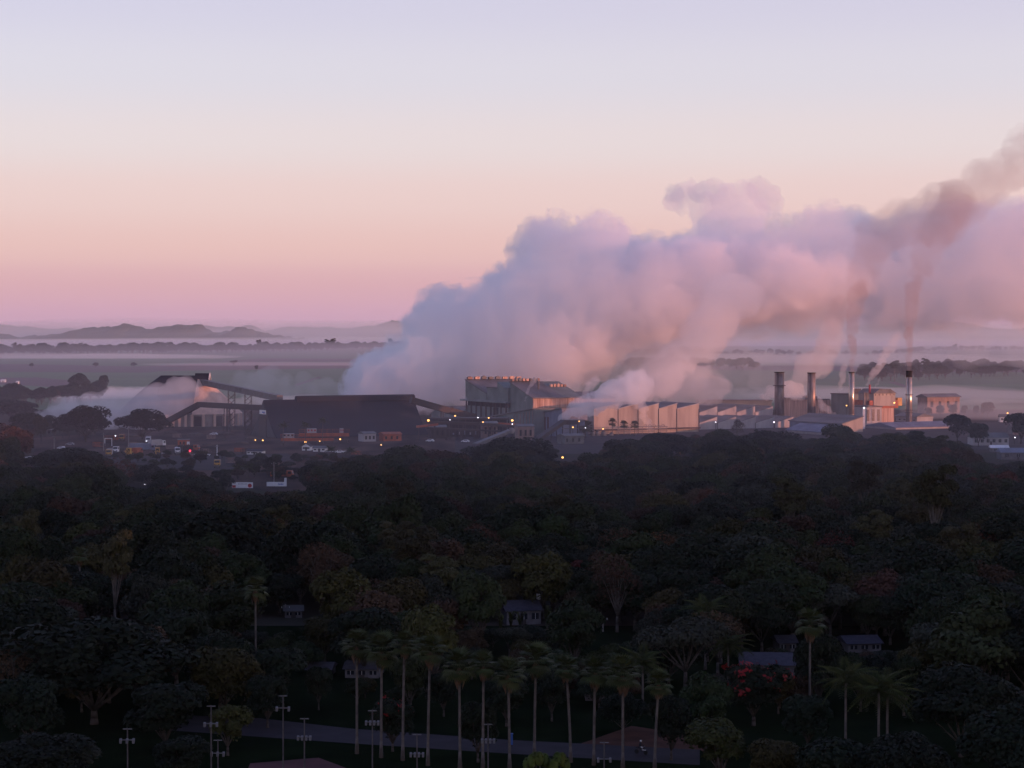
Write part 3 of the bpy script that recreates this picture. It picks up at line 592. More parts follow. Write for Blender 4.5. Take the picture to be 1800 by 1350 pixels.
for z in (1.8, 3.1, 4.4): MB().tube((-14.5, 0, z), (15.5, 0, z), 0.22).build('pipe', M['concrete'], t)
for i in range(5):
    m = MB(); x = 2 + i * 2.6
    for k in range(8):
        a0, a1 = math.pi * k / 8, math.pi * (k + 1) / 8; m.tube((x + 1.1 * math.cos(a0), -0.8, 4.2 + 1.3 * math.sin(a0)), (x + 1.1 * math.cos(a1), -0.8, 4.2 + 1.3 * math.sin(a1)), 0.16, seg=6)
    m.build('hoop_pipe', M['concrete'], t)
# orange gantry in front of the dark shed
t = thing('orange_gantry', 'rusty orange gantry crane deck with pale cabins before the dark shed', 'gantry', (gx(553, 1075), 1075, 0), R(6))
for (x0, x1, py0, py1, yy_) in ((-17.5, 10, 775, 770, 0), (-8, 18, 768, 762, 4.5)):
    za, zb = zat(py0, 1075), zat(py1, 1075)
    MB().box(x0, x1, yy_ - 1.0, yy_ + 1.0, za, zb).build('girder', M['orange_steel'], t)
    for k in range(2): MB().beam((x0, yy_ - 1.0, zb + 1.1 + k * 0.9), (x1, yy_ - 1.0, zb + 1.1 + k * 0.9), 0.14).build('rail', M['orange_steel'], t)
    for i in range(10): x = x0 + (x1 - x0) * i / 9; MB().beam((x, yy_ - 1.0, zb), (x, yy_ - 1.0, zb + 2.2), 0.14).build('rail_post', M['orange_steel'], t)
for (x0, x1, z0) in ((-16.5, -10.5, zat(769.5, 1075)), (-4, 1, zat(761.5, 1075)), (13, 15, zat(761.5, 1075))):
    cb = MB().box(x0, x1, 3.0 if x0 > -10 else -0.9, 5.6 if x0 > -10 else 1.4, z0, z0 + 2.3).build('cabin', M['wall_white'], t)
    for i in range(3): MB().box(x0 + .4 + i * (x1 - x0) / 3, x0 + .4 + (i + .55) * (x1 - x0) / 3, 2.9 if x0 > -10 else -1.0, 2.99 if x0 > -10 else -0.91, z0 + .9, z0 + 1.8).build('window', M['red'] if x0 > -5 else M['glass'], cb)
for x in (-17, -8, 1, 9.5, 17.5):
    for y in (-0.8, 5.0): MB().beam((x, y, 0), (x, y, zat(774, 1075)), 0.5).build('leg', M['dark_steel'], t)

# dark feeder house under the pipe bridge, with columns and pale gear
t = thing('feeder_house', 'dark open-sided cane feeder house under the pipe bridge', 'building', (gx(828, 1135), 1135, 0), R(4))
MB().box(-22, 20, 4, 14, 0.02, 9.5).build('back_wall', M['void'], t); MB().box(-23, 21, -1, 15, 9.5, 10.4).build('roof', M['dark_steel'], t)
for i in range(12): MB().box(-22 + i * 3.75, -21.6 + i * 3.75, -.6, -.2, 0, 9.5).build('column', M['dark_steel'], t)
for i in range(9): MB().box(-10 + i * 3.1, -9.2 + i * 3.1, 1.5, 2.4, 1.2, 2.2 + (i * 37 % 5) * .3).build('gear_box', M['wall_white'] if i % 2 else M['wall_blue'], t)
for k, (px, D, w, h, dz, lab) in enumerate(((770, 1118, 9, 6, 0, 'dark box-like drive house at the right foot of the dark shed'), (862, 1120, 8, 8, 0, 'brown narrow transfer tower before the mill recess'), (925, 1105, 9, 7, 0, 'rust-pink mesh-sided drive house below the orange girder'), (690, 1090, 10, 3.5, 0, 'low red-roofed lean-to along the dark shed base'), (650, 1085, 7, 4, 0, 'pale small cabin along the dark shed base'), (1010, 1060, 12, 4, 0, 'low dark settling tank wall before the hopper tower'))):
    t = thing('plant_building', lab, 'building', (gx(px, D), D, 0), R(8 + 5 * k)); mt = [M['dark_steel'], M['brick'], M['brick'], M['orange_steel'], M['wall_white'], M['grey_steel']][k]
    MB().box(-w / 2, w / 2, 0, 7, 0, h).build('wall', mt, t); MB().prism([(-.4, h), (7.4, h), (7.4, h + .3), (3.5, h + 1.3), (-.4, h + .3)], -w / 2 - .4, w / 2 + .4, 'x').build('roof', M['orange_steel'] if k == 3 else M['roof_grey'], t)
    for i in range(3): MB().box(-w / 2 + .8 + i * w / 3.2, -w / 2 + 1.9 + i * w / 3.2, -.08, -.01, h * .3, h * .75).build('opening', M['void'], t)

# ------------------------------------------------------------------ lamps
def lamp(px, py, D, r, mat, label):
    r *= .8
    x = gx(px, D, py); z = zat(py, D)
    t = thing('lamp_post', label, 'lamp', (x, D + 0.5, 0), 0, 'lit works lamps')
    MB().tube((0, 0, 0), (0, 0, z + 0.4), 0.14, 0.09, 6).build('pole', M['dark_steel'], t)
    MB().box(-0.35, 0.35, -0.75, 0.15, z + r * 0.8, z + r * 0.8 + 0.25).build('lamp_head', M['dark_steel'], t)
    MB().ball((0, -0.6, z), r, r, r * 0.85, 10, 6).build('bulb', mat, t, True)
W_, H_ = M['lamp_warm'], M['lamp_white']
for a in ((753, 739, 1085, .78, W_, 'brightest lamp, at the lower right corner of the dark shed'),
          (800, 731, 1100, .5, W_, 'small warm lamp above the pipe bridge right of the dark shed'),
          (791, 738, 1098, .36, H_, 'tiny white lamp just left of the pipe bridge middle'),
          (840, 734, 1108, .42, H_, 'white lamp on the pipe bridge before the mill'),
          (859, 734.5, 1110, .48, W_, 'warm lamp on the pipe bridge nearest the mill doorway'),
          (849, 742, 1104, .44, W_, 'yellowish lamp just below the pipe bridge'),
          (900.5, 739, 1112, .76, W_, 'large warm lamp over the orange girder walkway'),
          (900.5, 745.5, 1110, .4, H_, 'small white lamp directly under the large warm one'),
          (537, 777, 1062, .66, W_, 'bright warm lamp below the orange gantry above the white gable'),
          (598, 772, 1062, .56, W_, 'warm lamp at the right end of the orange gantry'),
          (449, 773.5, 1066, .42, W_, 'dim orange lamp left below the dark shed gable'),
          (462, 774, 1066, .5, W_, 'orange lamp at the foot of the dark shed gable'),
          (562, 775.5, 1062, .36, W_, 'small lamp under the middle of the orange gantry'),
          (670, 782, 1040, .4, W_, 'small lone lamp above the trees below the dark shed'),
          (989, 804, 900, .58, W_, 'warm lamp among dark trees below the hopper tower'),
          (1195.5, 796, 915, .5, W_, 'orange lamp among dark trees below the saw-tooth hall'),
          (1258, 742, 1195, .42, H_, 'white lamp on the first lower saw-tooth gable'),
          (1360.5, 742, 1195, .56, H_, 'white lamp with a glow on the fourth lower saw-tooth gable'),
          (1007, 751, 1095, .52, W_, 'yellow lamp in the hopper tower frame'),
          (1060, 754, 1130, .5, W_, 'warm lamp left of the three factory palms'),
          (1018, 740.5, 1098, .4, W_, 'pale lamp on the top deck of the hopper tower'),
          (1029, 752, 1120, .34, H_, 'tiny white lamp between hopper tower and dark bush'),
          (1488, 713, 1262, .48, W_, 'warm lamp just left of the slim bright chimney'),
          (1572, 708, 1272, .66, W_, 'bright warm lamp on the boiler house corner'),
          (1771, 726, 1290, .6, W_, 'warm lamp at far right above the misty trees'),
          (203, 766, 1080, .42, H_, 'white lamp over the truck yard between the dark trees'),
          (254.5, 852, 770, .34, H_, 'white lamp low in the trees below the truck yard'),
          (1784, 769, 1060, .42, H_, 'white lamp over the house roofs at far right')):
    lamp(*a)

# ------------------------------------------------------------------ vehicles
wheel_me = MB().tube((-0.16, 0, 0), (0.16, 0, 0), 0.5, 0.5, 14).mesh('wheel', M['rubber'], True)
hub_me = MB().tube((-0.18, 0, 0), (0.18, 0, 0), 0.22, 0.22, 10).mesh('hub', M['grey_steel'])
def wheel(t, x, y, r=0.5):
    o = link('wheel', wheel_me, t); o.location = (x, y, r); o.scale = (1, r / 0.5, r / 0.5); link('hub', hub_me, o)
def truck(px, py, rz, label, cab, cargo, length=11.0, h=3.6, lights=None, tail=False, body='box'):
    p = ground(px, py); t = thing('truck', label, 'truck', (p.x, p.y, 0.03), R(rz), 'trucks in the cane yard')
    c = MB(); c.prism([(-2.4, 0.9), (0, 0.9), (0, 3.3), (-1.9, 3.3), (-2.3, 2.1), (-2.45, 1.9)], -1.2, 1.2, 'x'); cb = c.build('cab', cab, t)
    MB().prism([(-2.33, 2.15), (-2.23, 2.15), (-1.88, 3.1), (-1.98, 3.1)], -1.05, 1.05, 'x').build('windscreen', M['glass'], cb)
    for s in (-1, 1): MB().box(min(s * 1.21, s * 1.24), max(s * 1.21, s * 1.24), -1.8, -0.6, 2.1, 2.95).build('side_window', M['glass'], cb)
    MB().box(-1.1, 1.1, -2.5, -2.42, 0.5, 1.25).build('bumper', M['grey_steel'], t)
    for s in (-0.85, 0.85): MB().box(s - 0.22, s + 0.22, -2.56, -2.43, 1.3, 1.62).build('headlight', lights or M['glass'], t)
    MB().box(-0.5, 0.5, -2.0, length - 2.6, 0.75, 1.0).build('chassis', M['dark_steel'], t)
    if body == 'box': MB().box(-1.25, 1.25, 0.5, length - 2.5, 1.05, h).build('cargo_box', cargo, t)
    elif body == 'cage':
        MB().box(-1.25, 1.25, 0.5, length - 2.5, 1.05, 1.3).build('bed', cargo, t)
        for i in range(8): y = 0.6 + i * (length - 3.4) / 7; [MB().box(s - .05, s + .05, y, y + .12, 1.3, h).build('stake', cargo, t) for s in (-1.2, 1.2)]
        MB().box(-1.15, 1.15, 0.7, length - 2.7, 1.31, h - .7).build('cane_load', M['yard'], t)
    else: MB().tube((0, 0.6, 2.1), (0, length - 2.6, 2.1), 1.15, 1.15, 18).build('tank', cargo, t, True)
    if tail:
        for s in (-1, 1): MB().box(s - .25, s + .25, length - 2.49, length - 2.42, 1.15, 1.6).build('tail_light', M['glow_red'], t)
    for y in (-1.5, length - 5.2, length - 3.9):
        for s in (-1.02, 1.02): wheel(t, s, y)
    return t
truck(260.5, 780, 8, 'white truck facing front with headlights on, top of the yard', M['white'], M['wall_white'], 10, 3.6, M['lamp_white'])
truck(283, 786, 150, 'grey box trailer seen from behind with red tail lights', M['white'], M['wall_white'], 11, 3.9, None, True)
truck(249.5, 792, 20, 'white-roofed truck left of the long blue-grey trailer', M['white'], M['grey_steel'], 9, 3.4)
truck(266, 794, 80, 'long blue-grey trailer truck standing sideways behind the loaders', M['wall_blue'], M['wall_blue'], 13, 3.9)
truck(191.5, 803, 5, 'yellow and white truck, leftmost of the front row in the yard', M['yellow'], M['wall_white'], 8, 3.5)
truck(205.5, 797, -10, 'white-cabbed truck with a dark load, second in the front row', M['white'], M['dark_steel'], 9, 3.0, body='cage')
truck(243.5, 800, 170, 'orange box truck seen from behind in the front row', M['orange_steel'], M['orange_steel'], 8, 3.6)
truck(312, 799, 12, 'white truck with tall cab parked before the orange building', M['white'], M['wall_blue'], 12, 3.6, body='tank')
truck(342, 794, 70, 'dark cane trailer beside the orange building', M['orange_steel'], M['dark_steel'], 11, 3.7, body='cage')
truck(382, 822, 4, 'small yellow truck driving towards the viewer on the yard road', M['yellow'], M['concrete'], 7, 3.2)
truck(59, 818, 172, 'white truck seen from behind at left with glowing red tail lights', M['white'], M['white'], 9, 3.9, None, True)
truck(505, 842, 80, 'orange crane truck with white cab roof above the L-shaped sign', M['orange_steel'], M['orange_steel'], 9, 2.6)
truck(201, 776, 80, 'orange trailer at the back of the yard under the white lamp', M['orange_steel'], M['orange_steel'], 8, 3.2, body='cage')
truck(214, 775, 5, 'yellow-fronted truck at the back of the yard beside the tall pole', M['yellow'], M['orange_steel'], 8, 3.4)
def loader(px, py, rz, label):
    p = ground(px, py); t = thing('cane_loader', label, 'loader', (p.x, p.y, 0.03), R(rz), 'yellow cane loaders')
    MB().box(-1.1, 1.1, -1.2, 2.2, 0.9, 2.0).build('body', M['yellow'], t); cb = MB().box(-0.9, 0.9, -0.6, 1.1, 2.0, 3.6).build('cab', M['yellow'], t)
    MB().box(-0.75, 0.75, -0.68, -0.61, 2.2, 3.3).build('windscreen', M['glass'], cb); MB().box(-1.0, 1.0, -0.8, 1.3, 3.6, 3.8).build('cab_roof', M['yellow'], cb)
    b = MB(); b.beam((0.6, -0.8, 2.0), (0.6, -3.0, 3.6), 0.3); b.beam((0.6, -3.0, 3.6), (0.4, -3.8, 1.6), 0.25); b.beam((-0.6, -0.8, 2.0), (-0.4, -3.4, 2.6), 0.3); b.build('boom', M['yellow'], t)
    MB().prism([(-4.3, 0.8), (-3.4, 1.6), (-3.4, 1.9), (-4.5, 1.1)], -0.8, 0.8, 'x').build('grab', M['dark_steel'], t)
    for y, r in ((-0.9, 0.6), (1.5, 0.85)):
        for s in (-1.25, 1.25): wheel(t, s, y, r)
loader(277, 801, 15, 'yellow cane loader right of the long blue-grey trailer'); loader(226.5, 802, -20, 'yellow cane loader in the front row, left of the orange box truck')
def car(px, py, rz, label, mat):
    p = ground(px, py); t = thing('car', label, 'car', (p.x, p.y, 0.03), R(rz), 'cars in the yard')
    b = MB(); b.prism([(-2.1, .35), (2.1, .35), (2.15, .9), (1.3, 1.0), (.7, 1.5), (-1.2, 1.5), (-1.9, 1.0), (-2.15, .9)], -.85, .85, 'x'); bo = b.build('body', mat, t)
    MB().prism([(.72, 1.47), (1.25, 1.04), (1.3, 1.04), (.77, 1.49)], -.75, .75, 'x').build('windscreen', M['glass'], bo)
    for s in (-.86, .86): MB().box(s - .01, s + .01, -1.1, .6, 1.05, 1.4).build('side_window', M['glass'], bo)
    for y in (-1.35, 1.35):
        for s in (-.78, .78): wheel(t, s, y, .34)
car(293, 799, 70, 'small white car between loader and tall white truck', M['white']); car(108, 790, 60, 'white and grey car half hidden at the left end of the yard', M['white'])
car(376, 765, 80, 'pale van-like car alone behind the yard', M['white']); car(123, 783, 90, 'pale car on the road left of the yard', M['wall_white'])
car(596, 797, 100, 'white car below the barrier near the white gable', M['white'])
car(756, 777, 70, 'pale car under the pipe bridge right of the dark shed', M['white']); car(818, 778, 80, 'white vehicle beside the grey inclined conveyor', M['white'])

# ------------------------------------------------------------------ yard furniture
def pole(px, py_top, D, label, mat, r=.13, arm=False):
    t = thing('utility_pole', label, 'pole', (gx(px, D, py_top), D, 0), 0, 'poles'); h = zat(py_top, D)
    MB().tube((0, 0, 0), (0, 0, h), r * 1.2, r * .8, 8).build('shaft', mat, t)
    MB().box(-.9, .9, -.06, .06, h - .9, h - .75).build('crossarm', M['dark_steel'], t)
    for x in (-.75, 0, .75): MB().tube((x, 0, h - .75), (x, 0, h - .45), .06, .05, 6).build('insulator', M['white'], t)
pole(182, 761, 1000, 'tall pole left of the white goal-shaped gate frame', M['concrete'], .2); pole(226, 752, 1030, 'tall pole at the back of the truck yard', M['concrete'], .2)
pole(381.5, 782, 940, 'white pole right of the dark cane trailer', M['white'], .2); pole(95, 766, 1000, 'grey pole at left beside the road', M['concrete'], .2)
pole(481.5, 812, 770, 'thin pale pole rising behind the L-shaped sign', M['concrete'], .17); pole(1060, 1082, 385, 'wooden pole among trees right of the small house', M['concrete'], .13)
pole(502, 1062, 405, 'thin pole left of the olive tree in the middle', M['concrete'], .12); pole(320, 780, 960, 'post beside the orange building', M['grey_steel'], .15)
p = ground(190.5, 784); t = thing('yard_gate', 'white goal-shaped gate frame at the back left of the yard', 'gate', (p.x, p.y, 0))
MB().box(-1.9, -1.6, -.15, .15, 0, 3.7).build('post', M['white'], t); MB().box(1.6, 1.9, -.15, .15, 0, 3.7).build('post', M['white'], t); MB().box(-1.9, 1.9, -.16, .16, 3.701, 4.0).build('crossbar', M['white'], t)
p = ground(323, 790); t = thing('yard_office', 'small orange two-storey yard office with a white board', 'building', (p.x, p.y, 0), R(10))
MB().box(-2.9, 2.9, 0, 5, 0, 4.6).build('wall', M['orange_steel'], t); MB().box(-3.1, 3.1, -.2, 5.2, 4.6, 4.85).build('roof', M['roof_grey'], t)
for x in (-2, -.3): MB().box(x, x + .8, -.08, -.01, 2.2, 3.8).build('window', M['glass'], t)
MB().box(1.5, 2.9, -.2, -.05, 2.4, 3.8).build('board', M['white'], t)
p = ground(334, 799); t = thing('stop_sign', 'red round sign on a short white post before the orange office', 'sign', (p.x, p.y, 0))
MB().tube((0, 0, 0), (0, 0, 1.3), .12, .12, 8).build('post', M['white'], t); MB().tube((0, -.05, 1.75), (0, .05, 1.75), .5, .5, 16).build('disc', M['glow_red'], t)  # disc glows in the tail-lamp red though it is no lamp
def wall_sign(px, py0, py1, w, label, kind):
    p = ground(px, py1 + 2); s = p.y / F; t = thing('sign_wall', label, 'sign', (p.x, p.y, 0), R(-4))
    W = w * s; z0, z1 = 0.25, (py1 - py0) * s
    MB().box(-W / 2, W / 2, 0, .4, z0, z1 * .62 if kind == 'L' else z1).build('panel', M['white'], t)
    if kind == 'L':
        MB().prism([(W / 2 + .005, z0), (W / 2 + .9, z0), (W / 2 + .9, z1 * 1.15), (W / 2 + .1, z1 * 1.15), (W / 2 + .005, z1 * .62)], 0, .4).build('upright', M['white'], t)
        for i in range(6): MB().box(W * .18 + i * .32, W * .18 + i * .32 + .22, -.05, -.002, z1 * .28, z1 * (.40 if i % 3 else .46)).build('letter', M['blue'], t)
    else:
        MB().box(-W / 2 + .1, -W / 2 + 1.4, -.05, -.002, z0 + .1, z1 * .55).build('picture', M['red'], t); MB().tube((W * .36, -.06, z1 * .5), (W * .36, -.002, z1 * .5), z1 * .33, z1 * .33, 16).build('emblem', M['red'], t)
        for i in range(7): MB().box(-W * .2 + i * .5, -W * .2 + i * .5 + .3, -.05, -.002, z1 * .7, z1 * .82).build('letter', M['grey_steel'], t)
wall_sign(426, 846, 857, 37, 'white billboard wall with red emblem half hidden by trees', 'B'); wall_sign(484, 840, 854, 31, 'white L-shaped sign wall with small blue lettering', 'L')
p = ground(538, 850); t = thing('gate_post', 'short white gate pillar right of the L-shaped sign', 'post', (p.x, p.y, 0)); MB().box(-.35, .35, -.35, .35, 0, 1.5).build('shaft', M['white'], t); MB().box(-.45, .45, -.45, .45, 1.5, 1.65).build('cap', M['concrete'], t)
def small_house(px, py, wpx, hpx, rz, label, wall, roof, gable=True, dep=6.0, cat='house', wins=2):
    p = ground(px, py); s = p.y / F; W, H = wpx * s, hpx * s
    t = thing('house', label, cat, (p.x, p.y, 0), R(rz)); e = H * .62
    MB().box(-W / 2, W / 2, 0, dep, 0, e).build('wall', wall, t)
    if gable == 'front':
        MB().prism([(-W / 2, e), (W / 2, e), (0, H)], 0.01, dep).build('gable', wall, t)
        for sx in (-1, 1): MB().prism([(sx * (W / 2 + .35), e - .2), (sx * (W / 2 + .35), e), (0, H + .25), (0, H + .02)], -.4, dep + .4).build('roof', roof, t)
    else:
        MB().prism([(-.5, e), (dep + .5, e), (dep / 2, H)], -W / 2 - .4, W / 2 + .4, 'x').build('roof', roof, t)
    for i in range(wins):
        x = -W / 2 + (i + .5) * W / wins; wd = min(.7, W / wins * .3); f_ = MB().box(x - wd, x + wd, -.07, -.005, e * .38, e * .8).build('window', M['glass'], t)
        MB().box(x - .03, x + .03, -.1, -.072, e * .38, e * .8).build('mullion', M['white'], f_)
    MB().box(-.45, .45, -.06, -.003, 0, min(2.05, e * .85)).build('door', M['dark_steel'], t)
    return t
M['roof_dark'] = material('dark_roof_tile', (0.055, 0.05, 0.065), .85, (.035, .032, .045), 1.5, bump=.3)
M['plaster'] = material('plaster', (0.16, 0.148, 0.152), .9, (.10, .092, .096), .8); M['lamp_grey'] = material('lamp_housing', (.13, .125, .13), .5)
small_house(538, 792, 15, 12, -8, 'small white gable-fronted gatehouse under the orange gantry', M['white'], M['roof_dark'], 'front', 5)
small_house(561, 794, 22, 10, -8, 'white flat gatehouse annexe with pink-lit wall under the gantry', M['white'], M['roof_grey'], False, 5, wins=3)
small_house(447, 799, 28, 9, -12, 'white low building behind steel posts below the dark gable', M['white'], M['roof_dark'], False, 5, wins=4)
t = small_house(921, 1098, 62, 40, 14, 'small pale house with dark roof and one window among the dark trees', M['plaster'], M['roof_dark'], False, 7, wins=3)
MB().box(3.4, 3.9, 2.6, 3.6, 4.4, 5.4).build('chimney', M['white'], t)
small_house(1362, 1196, 118, 44, -6, 'long dark-roofed house behind the red-flowering tree', M['plaster'], M['roof_dark'], False, 7, wins=4)
small_house(1385, 1146, 30, 26, 4, 'small house with blue window edge behind the long dark roof', M['plaster'], M['roof_dark'], False, 6)
small_house(1520, 1147, 60, 26, 8, 'low house with pinkish roof corner among trees at right', M['plaster'], M['roof_dark'], False, 7, wins=3)
small_house(636, 1192, 60, 26, -4, 'pale low house behind the leftmost palms', M['plaster'], M['roof_dark'], False, 6, wins=3)
small_house(560, 1192, 40, 24, -4, 'pale verandah house left of the palm row', M['plaster'], M['roof_dark'], False, 6, wins=2)
small_house(516, 1086, 30, 20, 6, 'pale small building left of the olive tree', M['plaster'], M['roof_grey'], False, 5)
small_house(1046, 1232, 34, 30, 0, 'tiny white outbuilding behind the tenth palm', M['plaster'], M['roof_dark'], False, 4, wins=1)
small_house(1742, 783, 64, 22, 4, 'pale bungalow with pillared verandah in mist at far right', M['wall_white'], M['roof_grey'], False, 10, wins=6)
small_house(1758, 795, 30, 12, -6, 'white-roofed bungalow in front of the pillared one at far right', M['plaster'], M['white'], False, 8)
small_house(1790, 808, 60, 20, 0, 'blue-grey roofed bungalow at the right edge', M['plaster'], M['wall_blue'], False, 9, wins=3)
small_house(1800, 764, 40, 18, 6, 'misty bungalow furthest back at the right edge', M['plaster'], M['roof_grey'], False, 9)
small_house(1765, 742, 14, 14, 0, 'small white hut with dark doors under the far right lamp', M['white'], M['roof_grey'], False, 4, wins=2)
small_house(28, 865, 48, 22, 10, 'low blue-roofed building at the left edge by the yard road', M['plaster'], M['wall_blue'], False, 8, wins=3)
p = ground(590, 797); t = thing('barrier', 'long white striped barrier rail below the dark shed', 'barrier', (p.x, p.y, 0), R(8))
MB().box(-6, 6, -.1, .1, .8, 1.15).build('rail', M['white'], t); [MB().box(x - .12, x + .12, -.09, .09, 0, .8).build('post', M['dark_steel'], t) for x in (-5.5, -2, 2, 5.5)]
p = ground(345, 801); t = thing('kerb_rail', 'low white rail along the yard road', 'barrier', (p.x, p.y, 0), R(-14))
MB().box(-7, 7, -.12, .12, .5, .85).build('rail', M['white'], t); [MB().box(x - .12, x + .12, -.11, .11, 0, .5).build('post', M['white'], t) for x in (-6.5, -2.2, 2.2, 6.5)]

# ------------------------------------------------------------------ foreground: road, lawn, court, poles, rider
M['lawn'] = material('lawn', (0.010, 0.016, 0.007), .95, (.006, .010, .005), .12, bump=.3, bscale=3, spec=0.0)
M['court'] = material('court', (0.12, 0.06, 0.06), .9, (.09, .05, .05), .2, spec=0.0)
M['verge'] = material('red_verge_soil', (0.11, 0.055, 0.042), .95, (.07, .04, .03), .3, spec=0.0)
sheet('lawn', [ground(-100, 1500), ground(1900, 1500), ground(1900, 1100), ground(-100, 1100)], M['lawn'], .006)
sheet('road', [ground(300, 1284), ground(620, 1307), ground(900, 1325), ground(1230, 1345), ground(1230, 1318), ground(900, 1301), ground(620, 1281), ground(460, 1263), ground(300, 1256)], material('road_tarmac', (.045, .038, .044), .85, (.034, .030, .034), .3, spec=0.05), .012)
sheet('verge', [ground(1010, 1311), ground(1110, 1276), ground(1200, 1290), ground(1260, 1335), ground(1230, 1318)], M['verge'], .009)
sheet('court', [ground(440, 1342), ground(560, 1332), ground(640, 1362), ground(560, 1480), ground(380, 1480)], M['court'], .012)
M['bark_dark'] = material('weathered_pole', (.085, .075, .075), .85, (.05, .045, .045), 1.0)
def floodlight(px, py, D, label, heads=4, hz=1.4):
    t = thing('floodlight_pole', label, 'floodlight', (gx(px, D, py), D, 0), 0, 'unlit floodlight poles round the courts'); h = zat(py, D)
    MB().tube((0, 0, 0), (0, 0, h), .10, .07, 8).build('pole', M['bark_dark'], t); b = h - hz
    MB().box(-.75, .75, -.05, .05, b - .05, b + .05).build('crossbar', M['grey_steel'], t)
    for i in range(heads):
        x = -.7 + 1.4 * i / (heads - 1); MB().prism([(-.42, b - .32), (-.12, b - .12), (-.12, b + .22), (-.42, b + .12)], x - .13, x + .13, 'x').build('lamp_head', M['lamp_grey'], t)
    MB().box(-.5, .5, -.05, .05, h - .14, h - .04).build('top_arm', M['grey_steel'], t)
for a in ((224, 1280, 226, 'floodlight pole farthest left, before the big dark tree', 3, 1.3), (371, 1240, 236, 'floodlight pole second from left, beside the pale cut branches', 3, 2.1), (383, 1300, 240, 'short floodlight pole close beside the second from left', 3, 1.6),
          (497.5, 1222, 240, 'tallest floodlight pole, third group at the road', 2, 1.5), (535, 1262, 236, 'floodlight pole with four heads right of the tallest', 4, 2.2),
          (654.5, 1248, 238, 'floodlight pole between the first two palms', 4, 1.4), (733, 1290, 236, 'short floodlight pole before the fourth palm', 4, 2.3),
          (858, 1272, 238, 'floodlight pole with spread heads before the sixth palm', 4, 1.9), (1062, 1304, 238, 'thin dark floodlight pole before the tenth palm', 2, 2.0)):
    floodlight(*a)
p = ground(897.5, 1318); t = thing('blue_sign', 'bright blue upright panel on a post before the seventh palm', 'sign', (p.x, p.y - 1.0, 0))
MB().box(-.06, .06, -.06, .06, 0, .9).build('post', M['grey_steel'], t); MB().box(-.3, .3, -.16, .16, .9, 2.3).build('panel', M['blue'], t); MB().box(-.34, .34, -.2, .2, 2.3, 2.4).build('cap', M['blue'], t)
p = ground(1127, 1326); t = thing('motorcycle', 'small motorcycle with pale bodywork ridden along the road', 'motorcycle', (p.x, p.y, .03), R(60))
for y in (-.65, .65):
    o = link('wheel', wheel_me, t); o.location = (0, y, .3); o.scale = (.35, .6, .6)
b = MB(); b.beam((0, -.6, .35), (0, -.35, .95), .07); b.beam((0, -.35, .9), (0, .3, .75), .16, .22); b.beam((0, .3, .72), (0, .65, .35), .08); b.build('frame', M['dark_steel'], t)
MB().ball((0, -.1, .88), .16, .3, .14).build('fuel_tank', M['white'], t, True); MB().box(-.13, .13, .1, .75, .82, .92).build('seat', M['rubber'], t)
MB().box(-.35, .35, -.42, -.36, 1.02, 1.07).build('handlebar', M['grey_steel'], t); MB().box(-.09, .09, -.7, -.1, .56, .62).build('mudguard', M['white'], t)
def rider(loc, rz):
    me = bpy.data.meshes.new('person')
    Vx = [((0, .25, .95), .15), ((0, .2, 1.2), .16), ((0, .12, 1.42), .15), ((0, .1, 1.55), .06), ((0, .06, 1.68), .11), ((0, .05, 1.78), .09),
          ((.2, .12, 1.42), .07), ((.27, -.08, 1.2), .055), ((.28, -.36, 1.08), .05), ((-.2, .12, 1.42), .07), ((-.27, -.08, 1.2), .055), ((-.28, -.36, 1.08), .05),
          ((.13, .2, .9), .1), ((.2, -.18, .8), .08), ((.18, -.02, .38), .055), ((.18, -.17, .33), .05), ((-.13, .2, .9), .1), ((-.2, -.18, .8), .08), ((-.18, -.02, .38), .055), ((-.18, -.17, .33), .05)]
    E = [(0, 1), (1, 2), (2, 3), (3, 4), (4, 5), (2, 6), (6, 7), (7, 8), (2, 9), (9, 10), (10, 11), (0, 12), (12, 13), (13, 14), (14, 15), (0, 16), (16, 17), (17, 18), (18, 19)]
    me.from_pydata([v for v, _ in Vx], E, []); o = bpy.data.objects.new('person', me); col.objects.link(o)
    o.modifiers.new('s', 'SKIN')
    for i, (_, r) in enumerate(Vx): me.skin_vertices[0].data[i].radius = (r, r)
    me.skin_vertices[0].data[0].use_root = True
    o.modifiers.new('b', 'SUBSURF').levels = 1
    dg = bpy.context.evaluated_depsgraph_get(); out = bpy.data.meshes.new_from_object(o.evaluated_get(dg)); bpy.data.objects.remove(o)
    out.materials.clear(); out.materials.append(material('dark_clothes', (.04, .04, .05), .9)); out.name = 'person'
    o = link('person', out); o.location = loc; o.rotation_euler.z = rz
    tag(o, 'person in dark clothes riding the small motorcycle, hands on its bars', 'person')
    MB().ball((0, .05, 1.74), .135, .15, .13).build('helmet', M['white'], o, True)
rider((p.x, p.y, .03), R(60))

